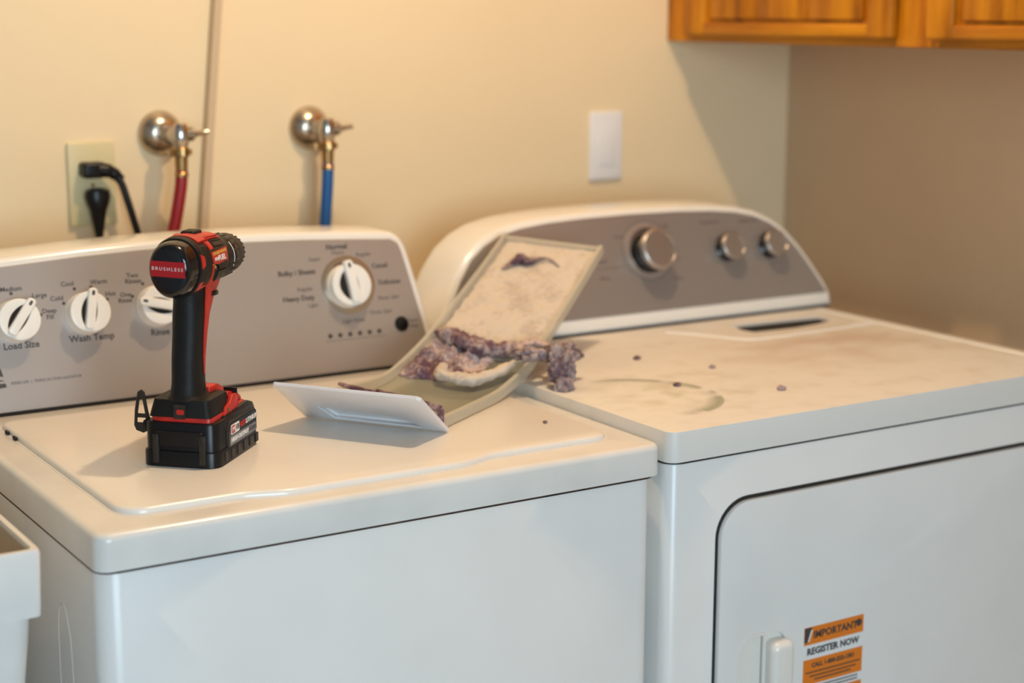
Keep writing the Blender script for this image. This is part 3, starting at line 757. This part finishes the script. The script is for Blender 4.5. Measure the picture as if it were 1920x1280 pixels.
# lint: a felt layer over the sheet, a torn purple roll below it, a ball in the gap, scraps by the plate
def ragged(u, s, seed): return noise.noise(Vector((u*4+seed, s*9, seed*1.7)))*.5+noise.noise(Vector((u*13+seed, s*23, seed)))*.25
def lint_sheet(i0, i1, u0, u1, thick, seed, lower=0, sub=4, bumps=.0025):
    i1f = i1; 
    """felt-like slab following the screen between stations i0..i1"""
    top = []; bot = []
    n = int((i1-i0)*sub); m = 40
    for a in range(n+1):
        f = i0+(i1-i0)*a/n; rowt = []; rowb = []
        for c in range(m+1):
            u = u0+(u1-u0)*c/m
            uu = u + .035*ragged(f*.3, u*0, seed+(1 if c > m/2 else 2))*(1 if c in (0, m) or True else 0)
            ff = f + 2.2*ragged(u*2, 0, seed+3)*(1-a/n) - 1.6*abs(ragged(u*2, 0, seed+5))*(a/n)
            ff = max(0, min(NS-1.001, ff)); k = int(ff); t = ff-k
            p = pt(uu, k, 0, .001).lerp(pt(uu, k+1, 0, .001), t)
            ed = min(a/n, 1-a/n, c/m, 1-c/m)*10; ed = min(1, ed)**.5
            nn = (pt(uu, k, 0, 1)-pt(uu, k, 0, 0)).normalized() if False else (pt(uu, max(k, 1), 0, .01)-pt(uu, max(k, 1), 0, 0)).normalized()
            h = thick*ed + bumps*(noise.noise(p*60)+.6*noise.noise(p*160))*ed
            rowt.append(p+nn*max(h, .0004)); rowb.append(p)
        top.append(rowt); bot.append(rowb)
    b = bmesh.new()
    VT = [[b.verts.new(p) for p in r] for r in top]; VB = [[b.verts.new(p) for p in r] for r in bot]
    for a in range(n):
        for c in range(m):
            b.faces.new((VT[a][c], VT[a][c+1], VT[a+1][c+1], VT[a+1][c])); b.faces.new((VB[a][c], VB[a+1][c], VB[a+1][c+1], VB[a][c+1]))
    for a in range(n):
        for c in (0, m): b.faces.new((VT[a][c], VT[a+1][c], VB[a+1][c], VB[a][c]))
    for c in range(m):
        for a in (0, n): b.faces.new((VT[a][c], VT[a][c+1], VB[a][c+1], VB[a][c]))
    return b
centre(tag(finish('lint_layer', lint_sheet(37, NS-1.2, .05, .955, .0022, 2.3), 'lint_pale', smooth=60), 'flat beige felt of lint over the upper half of the screen', 'lint'))
def clump(cx, axes, seed, mx=I4, sub=5, rough=.35):
    b = bmesh.new(); bmesh.ops.create_icosphere(b, subdivisions=sub, radius=1)
    for v in b.verts:
        p = v.co.copy()
        d = 1+rough*(noise.noise(p*1.6+Vector((seed, 0, 0)))+.65*noise.noise(p*3.7+Vector((0, seed, 0)))+.4*noise.noise(p*9+Vector((0, 0, seed)))+.2*noise.noise(p*22))
        v.co = Vector((p.x*axes[0], p.y*axes[1], p.z*axes[2]))*d
    bmesh.ops.transform(b, matrix=mx, verts=b.verts)
    bmesh.ops.translate(b, vec=cx, verts=b.verts); return b
def roll(pts, rad, seed, flat=.6, seg=28, n=10, bump=.35):
    path = smooth_path(pts, n); rings = []
    N = len(path)
    for i, p in enumerate(path):
        d = (path[min(i+1, N-1)]-path[max(i-1, 0)]).normalized(); s = d.cross(ZZ).normalized(); t = s.cross(d)
        f = i/(N-1); k = f*(len(rad)-1); j = min(int(k), len(rad)-2); r = rad[j]+(rad[j+1]-rad[j])*(k-j)
        ring = []
        for q in range(seg):
            a = 2*pi*q/seg; dirv = s*cos(a)+t*sin(a)*flat
            pp = p+dirv*r; nz = noise.noise(pp*45+Vector((seed, 0, 0)))+.6*noise.noise(pp*110)+.4*noise.noise(pp*240)
            ring.append(p+dirv*r*(1+bump*nz))
        rings.append(ring)
    return loft(rings)
# torn fold of lint where the layer has slid down
fold = roll([pt(.97, 38, 0, .004), pt(.86, 37, 0, .010), pt(.72, 36, 0, .013), pt(.55, 34, 0, .014), pt(.40, 34, 0, .012), pt(.22, 35, 0, .011), pt(.10, 36, 0, .014), pt(-.04, 36, 0, .018), pt(-.16, 35, 0, .008)], [.005, .011, .014, .016, .015, .012, .010, .009, .006], 3.1, .8, bump=.55)
centre(tag(finish('lint_roll', fold, 'lint_purple', smooth=80), 'rolled ridge of torn purple lint along the beige felt', 'lint'))
flap = lint_sheet(22, 36, .34, .95, .006, 7.7, bumps=.012)
centre(tag(finish('lint_flap', flap, 'lint_purple', smooth=80), 'loose purple and cream lint flap sagging below the ridge on the screen', 'lint'))
curl = roll([pt(.60, 25, 0, .014), pt(.55, 21, 0, .015), pt(.42, 20, 0, .014), pt(.28, 21, 0, .013), pt(.17, 25, 0, .013), pt(.10, 30, 0, .014)], [.005, .008, .009, .010, .008, .005], 5.2, .9, bump=.5)
centre(tag(finish('lint_curl', curl, 'lint_pale', smooth=80), 'pale curled lip of lint at the bottom of the purple flap', 'lint'))
knot = roll([pt(.80, NS-8, 0, .007), pt(.70, NS-6, 0, .009), pt(.60, NS-6, 0, .009), pt(.45, NS-5, 0, .007), pt(.30, NS-6, 0, .005)], [.002, .008, .006, .002, .0012], 9.2, .7, bump=.8)
centre(tag(finish('lint_knot', knot, 'lint_dark', smooth=80), 'dark purple knot of lint near the top edge of the screen', 'lint'))
ball = clump(Vector((.716, .262, .040)), (.017, .017, .026), 4.4, sub=5, rough=.42)
join(ball, clump(Vector((.712, .247, .016)), (.014, .012, .016), 6.4, sub=4, rough=.45))
join(ball, clump(Vector((.742, .300, .050)), (.024, .020, .015), 2.4, sub=5, rough=.45))
join(ball, clump(Vector((.690, .292, .056)), (.022, .014, .009), 1.4, sub=4, rough=.5))
centre(tag(finish('lint_clump', ball, 'lint_grey', smooth=80), 'fluffy grey-purple lint clump on the dryer corner right of the screen', 'lint'))
scr = roll([pt(.95, 1, 0, .018), pt(.80, 1, 0, .017), pt(.6, 2, 0, .017), pt(.4, 2, 0, .018)], [.0025, .004, .0035, .002], 8.8, .8)
centre(tag(finish('lint_strip', scr, 'lint_dark', smooth=60), 'thin dark strip of lint behind the white handle plate', 'lint'))
for (x, y, r, lab, mt_) in ((.911, .358, .0048, 'dark speck of lint on the dryer nearest the console', 'lint_dark'),
                       (.955, .100, .0055, 'grey crumb of lint near the front edge of the dryer top', 'crumb'),
                       (.853, .190, .0045, 'purple crumb of lint inside the greenish ring stain', 'lint_dark'),
                       (.965, .256, .0042, 'pinkish crumb of lint in the middle left of the dryer top', 'crumb')):
    c = clump(Vector((x, y, DZ+r*.55)), (r*1.2, r, r*.6), x*9, sub=2)
    centre(tag(finish('lint_crumb', c, mt_, smooth=60), lab, 'lint'))
c = clump(Vector((.607, .134, ZL+.0017)), (.0035, .0025, .0016), 3, sub=2)
centre(tag(finish('lint_crumb', c, 'lint_dark', smooth=60), 'tiny dark speck on the right of the washer lid', 'lint'))

# ------------------------------------------------------------------ cordless drill (x forward, y to its left, z up)
TH = radians(45)
ZL = .0065
DM = Matrix.Translation((.1545, .1775, ZL+.0004)) @ Matrix.Rotation(TH, 4, 'Z')
dr = thing('cordless_drill', 'red and black cordless drill standing upright on its battery on the washer lid', 'drill', None, mx=DM)
ZMAP = [(-.01, -.009), (0, 0), (.0175, .0165), (.0575, .052), (.0845, .0735), (.194, .1875), (.2715, .258), (.3, .283)]
def zmap(z):
    for a, b_ in zip(ZMAP[:-1], ZMAP[1:]):
        if z <= b_[0]: return a[1]+(z-a[0])/(b_[0]-a[0])*(b_[1]-a[1])
    return z
def D(name, bm, m_, parent=None, smooth=40):
    for v in bm.verts: v.co.z = zmap(v.co.z)
    return finish(name, bm, m_, parent or dr, DM, smooth)
hw = .0415
# battery
def bxz(poly, y0, y1, bev=0, seg=2):
    """profile polygon in x,z, extruded across y"""
    b = prism([(p[0], p[1]) for p in poly], y0, y1)
    bmesh.ops.transform(b, matrix=Matrix(((1,0,0,0),(0,0,1,0),(0,1,0,0),(0,0,0,1))), verts=b.verts)
    if bev: bmesh.ops.bevel(b, geom=list(b.edges), offset=bev, segments=seg, profile=.5, affect='EDGES', clamp_overlap=True)
    return b
def DBt(name, bm, m_, parent=None, smooth=40):
    for v in bm.verts: v.co.x *= 1.04; v.co.y = v.co.y*1.07-.0012
    return D(name, bm, m_, parent, smooth)
bat = DBt('battery', prism(rrect(.0, .117, -hw+.002, hw-.002, (.010, .010, .012, .012), 3), .0005, .055, .003, 2), 'black')
DBt('battery_tray', prism(rrect(-.0025, .119, -hw, hw, (.011, .011, .013, .013), 3), 0, .019, .0018, 2), 'black', bat)
DBt('battery_shoulder', bxz([(.030, .052), (.030, .0565), (.098, .0605), (.112, .055), (.117, .047), (.117, .04), (.03, .04)], -hw+.004, hw-.004, .002), 'black', bat)
for i in range(6):
    DBt('tray_rib', box(.018+i*.0175, .026+i*.0175, -hw-.0008, hw+.0008, .003, .0145, .0006, 1), 'grey' if False else 'black', bat)
DBt('latch_button', prism(rrect(-.0032, .006, -.026, .026, .002, 2), .026, .044, .001, 1), 'black', bat)
for s in (-1, 1):
    DBt('battery_rib', box(-.0045, .004, s*.0255-.0035, s*.0255+.0035, .004, .040, .0012, 2), 'grey', bat)
# side label (both flanks carry it)
PR = basis((1,0,0), (0,0,1), (0,-1,0), (0, -hw+.002, 0))      # right flank: x forward, z up, outward = -y
DBt('label_frame', join(bmesh.new(), prism([(.028,.014),(.106,.014),(.112,.020),(.112,.044),(.106,.049),(.036,.049),(.028,.041)], -.001, .0016, .0008, 1), PR), 'grey', bat)
DBt('label', join(bmesh.new(), prism([(.031,.017),(.105,.017),(.109,.021),(.109,.043),(.105,.046),(.037,.046),(.031,.040)], .0016, .0020), PR), 'gloss', bat, 0)
DBt('label_grey_band', join(bmesh.new(), prism(rrect(.034, .1075, .0185, .0300, .001, 2), .0020, .0022), PR), 'greylabel', bat, 0)
DBt('label_chip', join(bmesh.new(), prism(rrect(.0365, .0600, .0315, .0440, .0015, 2), .0020, .0022), PR), 'whiteink', bat, 0)
DBt('label_red_square', join(bmesh.new(), prism(rrect(.0380, .0475, .0330, .0425, .001, 2), .0022, .0024), PR), 'red', bat, 0)
t1 = text_bm('LITHIUM', .0088, PR @ T(.0780, .0380, .0023), 'LEFT', .0002, .00015, .2)
t3 = text_bm('HIGH OUTPUT', .0074, PR @ T(.0360, .0243, .0024), 'LEFT', .0003, .00015, .15)
join(t1, t3); join(t1, text_bm('M', .008, PR @ T(.0428, .0378, .0026), 'CENTER', .0002, .0001))
DBt('label_white_print', t1, 'whiteink', bat, 0)['kind'] = 'stuff'
t2 = text_bm('RED', .0088, PR @ T(.0615, .0380, .0023), 'LEFT', .0004, .00015, .2); DBt('label_red_print', t2, 'red', bat, 0)
t4 = text_bm('18', .0095, PR @ T(.0536, .0378, .0024), 'CENTER', .0002, .00015); join(t4, text_bm('XC6.0', .0068, PR @ T(.0965, .0243, .0024), 'CENTER', .0001, .00015))
DBt('label_black_print', t4, 'ink', bat, 0)['kind'] = 'stuff'
# foot
ft = D('foot_housing', prism(rrect(.003, .105, -.037, .037, (.014, .014, .006, .006), 4), .054, .0615, .0015, 2), 'red')
def frust(x0, x1, w0, x2, x3, w1, z0, z1, bev=.002, rr=.006):
    lo = [Vector((p[0], p[1], z0)) for p in rrect(x0, x1, -w0, w0, rr, 3)]; hi = [Vector((p[0], p[1], z1)) for p in rrect(x2, x3, -w1, w1, rr, 3)]
    b = loft([lo, hi]); bmesh.ops.bevel(b, geom=[e for e in b.edges if e.calc_face_angle(0) > radians(40)], offset=bev, segments=3, profile=.5, affect='EDGES', clamp_overlap=True); return b
D('foot_overmold', frust(.002, .066, .0365, .007, .064, .0325, .0610, .0845, .004), 'rubber', ft)
D('foot_nose', bxz([(.055, .0600), (.055, .0810), (.066, .0825), (.088, .0785), (.103, .0665), (.104, .0605)], -.033, .033, .003, 2), 'red', ft)
D('nose_ridge', bxz([(.050, .0800), (.050, .0905), (.074, .0900), (.094, .0800), (.094, .0760)], -.017, .017, .004, 3), 'red', ft)
for s in (-1, 1):
    D('nose_buttress', bxz([(.036, .056), (.044, .066), (.055, .070), (.062, .079), (.074, .079), (.078, .060), (.078, .056)], s*.0365-.003, s*.0365+.003, .0015, 2), 'red', ft)
    D('nose_rib', box(.076, .0785, s*.030-.008, s*.030+.008, .058, .0855, .0006, 1), 'black', ft)
    D('screw', lathe([(0, -.001), (.0032, -.0008), (.0032, .0)], 'y', 12, (.047, s*.0405 if s > 0 else -.0395, .0625)), 'brass', ft)
D('led_lens', lathe([(0, .0915), (.005, .0905), (.007, .088)], 'z', 16, (.083, 0, -.006)), 'gloss', ft)
# small square emblem on the rear of the foot
PB = basis((0,-1,0), (0,0,1), (-1,0,0), (.0030, 0, 0))
eb = D('rear_emblem', join(bmesh.new(), prism(rrect(-.006, .0075, .0590, .0790, .001, 2), -.004, .0012), PB), 'grey', ft, 0)
D('emblem_spot', join(bmesh.new(), prism(rrect(-.0025, .0065, .0655, .0725, .002, 3), .0012, .0016), PB), 'red', ft, 0)
# belt clip on the drill's left
PC = basis((1,0,0), (0,0,1), (0,1,0), (0, .046, 0))
CLm = DM
cl_out = [(.004, .044), (.013, .040), (.020, .047), (.024, .060), (.020, .096), (.014, .1015), (.008, .0975), (.002, .062)]
# the clip plate stands beside the foot, seen almost square on from behind
PCL = basis((0, 1, 0), (0, 0, 1), (-1, 0, 0), (.020, .0, 0))
clip_o = [(.0455, .0365), (.0505, .0335), (.0590, .0365), (.0615, .0430), (.0600, .0640), (.0560, .0880), (.0520, .0905), (.0485, .0880), (.0450, .0620), (.0430, .052)]
clip_h1 = [(.0478, .0580), (.0575, .0580), (.0545, .0810), (.0510, .0830)]
clip_h2 = [(.0472, .0465), (.0585, .0465), (.0580, .0530), (.0475, .0530)]
cl = D('belt_clip', join(bmesh.new(), prism(clip_o, -.0015, .0015, .0005, 1, holes=[clip_h1, clip_h2]), PCL), 'grey')
D('clip_arm', box(.012, .028, .034, .048, .040, .052, .002, 2), 'black', cl)
# handle: stacked sections (z, x centre, half length in x, half width in y)
HS = [(.083, .030, .0260, .0225), (.088, .030, .0225, .0180), (.100, .0310, .0205, .0168), (.125, .0330, .0205, .0168), (.150, .0380, .0210, .0170), (.170, .0430, .0230, .0178), (.185, .0505, .0285, .0182), (.200, .0600, .0390, .0190), (.212, .0635, .0445, .020)]
def hsec(z):
    z = max(HS[0][0], min(HS[-1][0], z))
    for a, b_ in zip(HS[:-1], HS[1:]):
        if a[0] <= z <= b_[0]:
            t = (z-a[0])/(b_[0]-a[0]); t2_ = t*t*(3-2*t) if False else t
            return [a[i]+(b_[i]-a[i])*t2_ for i in range(4)]
def hsurf(z, ang, off=0):
    """ang 0 = forward (+x), -90 deg = right (-y)"""
    _, xc, a, b_ = hsec(z); c, s = cos(ang), sin(ang); p = 2.5
    r = (abs(c/ (a+off))**p+abs(s/(b_+off))**p)**(-1/p)
    return Vector((xc+c*r, s*r, z))
zs = [.083+i*(.129/40) for i in range(41)]
D('handle_grip', loft([[hsurf(z, 2*pi*k/40) for k in range(40)] for z in zs]), 'rubber')
def hpatch(bounds, off, nz=40, na=8):
    """bounds: list of (z, ang0, ang1) in degrees; a thin skin lying on the handle"""
    b = bmesh.new(); rt = []; 
    z0, z1 = bounds[0][0], bounds[-1][0]
    for i in range(nz+1):
        z = z0+(z1-z0)*i/nz
        for a, c in zip(bounds[:-1], bounds[1:]):
            if a[0] <= z <= c[0]+1e-9:
                t = (z-a[0])/(c[0]-a[0]); A = a[1]+(c[1]-a[1])*t; B_ = a[2]+(c[2]-a[2])*t; break
        rt.append([hsurf(z, radians(A+(B_-A)*k/na), off) for k in range(na+1)])
    inner = [[p+(Vector((hsec(p.z)[1], 0, p.z))-p)*.06 for p in r] for r in rt]
    return loft([r+q[::-1] for r, q in zip(rt, inner)])
for s in (-1, 1):
    bd_ = [(.108, -80, -76), (.125, -87, -70), (.150, -95, -62), (.170, -103, -50), (.185, -118, -26), (.198, -132, 0), (.212, -136, 5)]
    if s > 0: bd_ = [(z, -b_, -a) for z, a, b_ in bd_]
    D('red_side_panel', hpatch(bd_, .0012), 'red')
tg = loft([[Vector((x_+cos(a)*rx, sin(a)*.0075, z)) for a in [2*pi*k/16 for k in range(16)]] for z, x_, rx in ((.196, .082, .010), (.190, .083, .011), (.180, .080, .010), (.170, .074, .009), (.163, .068, .006))])
D('trigger', tg, 'black')
D('direction_switch', box(.058, .072, -.0225, .0225, .1880, .1935, .002, 2), 'gloss')
# head: superellipse sections along x  (x, half width, z centre, half height up, half height down)
ZA = .229
HD = [(.004, .0245, ZA, .0300, .0310), (.007, .0262, ZA, .0318, .0335), (.020, .0280, ZA, .0330, .0350), (.030, .0290, ZA, .0335, .0345), (.050, .0295, ZA, .0330, .0320), (.075, .0290, ZA, .0320, .0300), (.095, .0275, ZA, .0300, .0285), (.108, .0262, ZA, .0280, .0270)]
def dsec(x):
    x = max(HD[0][0], min(HD[-1][0], x))
    for a, b_ in zip(HD[:-1], HD[1:]):
        if a[0] <= x <= b_[0]+1e-9:
            t = (x-a[0])/(b_[0]-a[0]); return [a[i]+(b_[i]-a[i])*t for i in range(5)]
def dsurf(x, ang, off=0, p=2.25):
    """ang 0 = right side (-y), 90 = top"""
    _, w_, zc, hu, hd = dsec(x); c, s = cos(ang), sin(ang); h = (hu if s >= 0 else hd)+off
    r = (abs(c/(w_+off))**p+abs(s/h)**p)**(-1/p)
    nar = 1-.16*max(0, -s)**2 if x < .035 else 1
    return Vector((x, -c*r*nar, zc+s*r))
def hring(x, off=0, n=48): return [dsurf(x, 2*pi*k/n, off) for k in range(n)]
def DH(name, bm, m_, parent=None, smooth=40):
    for v in bm.verts: v.co.x = v.co.x*1.05-.012; v.co.y *= .92
    return D(name, bm, m_, parent, smooth)
DH('motor_housing', loft([hring(x) for x in [.018+i*.0045 for i in range(21)]]), 'grey')
def scaled(r, f, x):
    c = sum(r, Vector())/len(r); return [Vector((x, c.y+(p.y-c.y)*f, c.z+(p.z-c.z)*f)) for p in r]
r7 = hring(.007, .0005)
cap = loft([scaled(r7, .60, -.0010), scaled(r7, .80, .0), scaled(r7, .90, .0015), scaled(r7, .965, .0045), r7, hring(.012, .0008), hring(.0215, .0008)])
cp_ = DH('rear_cap', cap, 'gloss')
DH('cap_collar', loft([hring(.0215, .0022), hring(.0235, .0030), hring(.0315, .0030), hring(.0330, .0018)]), 'rubber')
PK = basis((0,-1,0), (0,0,1), (-1,0,0), (-.0012, 0, 0))
def band_poly():
    return [(-.0240, .2215), (.0235, .2215), (.0250, .2380), (-.0240, .2400)]
bb = prism([(-.0212, .2225), (.0212, .2210), (.0212, .2395), (-.0212, .2410)], -.0060, .0002)
for v in bb.verts: v.co.z += 0
lb = DH('cap_label', join(bmesh.new(), bb, PK), 'labelred', cp_, 0)
DH('cap_label_print', text_bm('BRUSHLESS', .0058, PK @ T(.0, .2312, .0003) @ Matrix.Rotation(radians(-2), 4, 'Z'), 'CENTER', -.00003, .0002, 0, 1.45), 'whiteink', cp_, 0)
def dpatch(pts, off, n=10, thick=.0025):
    """four corners (x, ang) mapped onto the head surface; skin with thickness"""
    (x0, a0), (x1, a1), (x2, a2), (x3, a3) = pts; rows = []; inn_ = []
    for i in range(n+1):
        t = i/n; xa, aa = x0+(x3-x0)*t, a0+(a3-a0)*t; xb, ab = x1+(x2-x1)*t, a1+(a2-a1)*t
        rows.append([dsurf(xa+(xb-xa)*k/n, radians(aa+(ab-aa)*k/n), off) for k in range(n+1)])
        inn_.append([dsurf(xa+(xb-xa)*k/n, radians(aa+(ab-aa)*k/n), off-thick) for k in range(n+1)])
    return loft([r+q[::-1] for r, q in zip(rows, inn_)])
for s in (1, -1):
    f = (lambda a: a) if s == 1 else (lambda a: 180-a)
    def P_(L): return [(x, f(a)) for x, a in L]
    DH('red_lower_shell', dpatch(P_([(.034, -95), (.094, -95), (.094, -54), (.034, -44)]), .0016), 'red')
    DH('red_accent', dpatch(P_([(.0535, -40), (.058, -40), (.056, -4), (.0535, -2)]), .0014), 'red')
    DH('red_accent', dpatch(P_([(.053, 32), (.062, 34), (.061, 60), (.050, 62)]), .0018), 'red')
    DH('side_vent_panel', dpatch(P_([(.032, -58), (.052, -38), (.052, 40), (.032, 48)]), .0008), 'rubber')
    DH('upper_grille', dpatch(P_([(.066, 38), (.094, 36), (.094, 74), (.062, 66)]), .0022), 'grey')
    DH('grille_slat', dpatch(P_([(.068, 48), (.092, 47), (.092, 50), (.068, 51)]), .0032), 'rubber')
    DH('lower_grille', dpatch(P_([(.070, -52), (.096, -50), (.096, -22), (.068, -20)]), .0022), 'grey')
    DH('name_plate', dpatch(P_([(.056, 0), (.098, -14), (.098, 30), (.052, 26)]), .0016), 'red')
    DH('name_plate_edge', dpatch(P_([(.054, 0), (.060, -6), (.060, -12), (.057, -10)]), .0024), 'yellow')
    DH('name_plate_vent', dpatch(P_([(.070, -16), (.095, -14), (.095, -2), (.066, -4)]), .0024), 'rubber')
    DH('name_plate_stripe', dpatch(P_([(.056, 18), (.096, 20), (.096, 26), (.056, 25)]), .0020), 'yellow')
    DH('cap_slot', dpatch(P_([(.0235, -2), (.031, 4), (.031, 22), (.0235, 30)]), .0036), 'red')
    DH('cap_slot', dpatch(P_([(.0235, -50), (.031, -48), (.031, -30), (.0235, -32)]), .0036), 'red')
# name plate marks
nm = bmesh.new()
def on_head(txt, x, ang, size, bold=0):
    p = dsurf(x, radians(ang), .0022); q = dsurf(x, radians(ang+8), .0022); up_ = (q-p).normalized(); fw = Vector((1, 0, 0)); nn = fw.cross(up_)
    return text_bm(txt, size, basis(fw, up_, nn, p), 'CENTER', bold, .0002)
join(nm, on_head('FUEL', .078, 9, .0090, .0002)); join(nm, on_head('M18', .063, 9, .0058, .0001))
DH('name_plate_print', nm, 'whiteink', None, 0)
# top: raised saddle and selector
sad = [[dsurf(x, radians(a), .0035+.001*sin(pi*(x-.03)/.06)) for a in range(54, 127, 6)]+[dsurf(x, radians(a), -.003) for a in range(126, 53, -6)] for x in [.034+i*.004 for i in range(16)]]
DH('top_saddle', loft(sad), 'red')
for s in (1, -1):
    DH('saddle_fin', loft([[dsurf(x, radians(90-s*34), .002), dsurf(x, radians(90-s*28), .002), dsurf(x, radians(90-s*29), h), dsurf(x, radians(90-s*33), h)] for x, h in ((.050, .003), (.056, .0065), (.086, .0065), (.092, .003))]), 'red')
DH('speed_selector', box(.050, .072, -.0095, .0095, ZA+.033, ZA+.0400, .0033, 3), 'rubber')
# gear case, torque collar and chuck (turned about x)
DH('gear_case', lathe([(.0262, .106), (.0280, .108), (.0285, .114), (.0262, .1165)], 'x', 40, (0, 0, ZA-.001)), 'grey')
col_ = lathe([(.0262, .1160), (.0275, .1175), (.0272, .1340), (.0255, .1365)], 'x', 40, (0, 0, ZA-.002))
DH('torque_collar', col_, 'black')
DH('collar_mark', loft([[Vector((x, -(.0278)*cos(radians(a)), ZA-.002+.0278*sin(radians(a)))) for x in (.1185, .1200)]+[Vector((x, -(.0268)*cos(radians(a)), ZA-.002+.0268*sin(radians(a)))) for x in (.1200, .1185)] for a in range(-12, 46, 4)]), 'whiteink')
DH('collar_mark', loft([[Vector((x, -(.0278)*cos(radians(a)), ZA-.002+.0278*sin(radians(a)))) for x in (.1185, .1205)]+[Vector((x, -(.0268)*cos(radians(a)), ZA-.002+.0268*sin(radians(a)))) for x in (.1205, .1185)] for a in (-24, -20, -18)]), 'whiteink')
ridg = bmesh.new()
for k in range(20):
    a = 2*pi*k/20; c_, s_ = cos(a), sin(a)
    r_ = box(.1195 if k % 5 else .126, .1345, -.0018, .0018, .0262, .0281, .0006, 1)
    bmesh.ops.transform(r_, matrix=Matrix.Translation((0, 0, ZA-.002)) @ Matrix.Rotation(a, 4, 'X'), verts=r_.verts); join(ridg, r_)
DH('collar_ridges', ridg, 'grey')
chuck = DH('chuck', lathe([(.0235, .1370), (.0255, .1385), (.0255, .1500), (.0245, .1515), (.0235, .1540), (.0205, .1640), (.0165, .1685), (.009, .1700), (.004, .1690)], 'x', 40, (0, 0, ZA-.002)), 'grey')
cr_ = bmesh.new()
for k in range(24):
    r_ = box(.140, .160, -.0012, .0012, .0225, .0254, .0004, 1)
    for v in r_.verts:
        if v.co.x > .15: v.co.z -= .0020
    bmesh.ops.transform(r_, matrix=Matrix.Translation((0, 0, ZA-.002)) @ Matrix.Rotation(2*pi*k/24, 4, 'X'), verts=r_.verts); join(cr_, r_)
DH('chuck_flute', cr_, 'rubber', chuck)
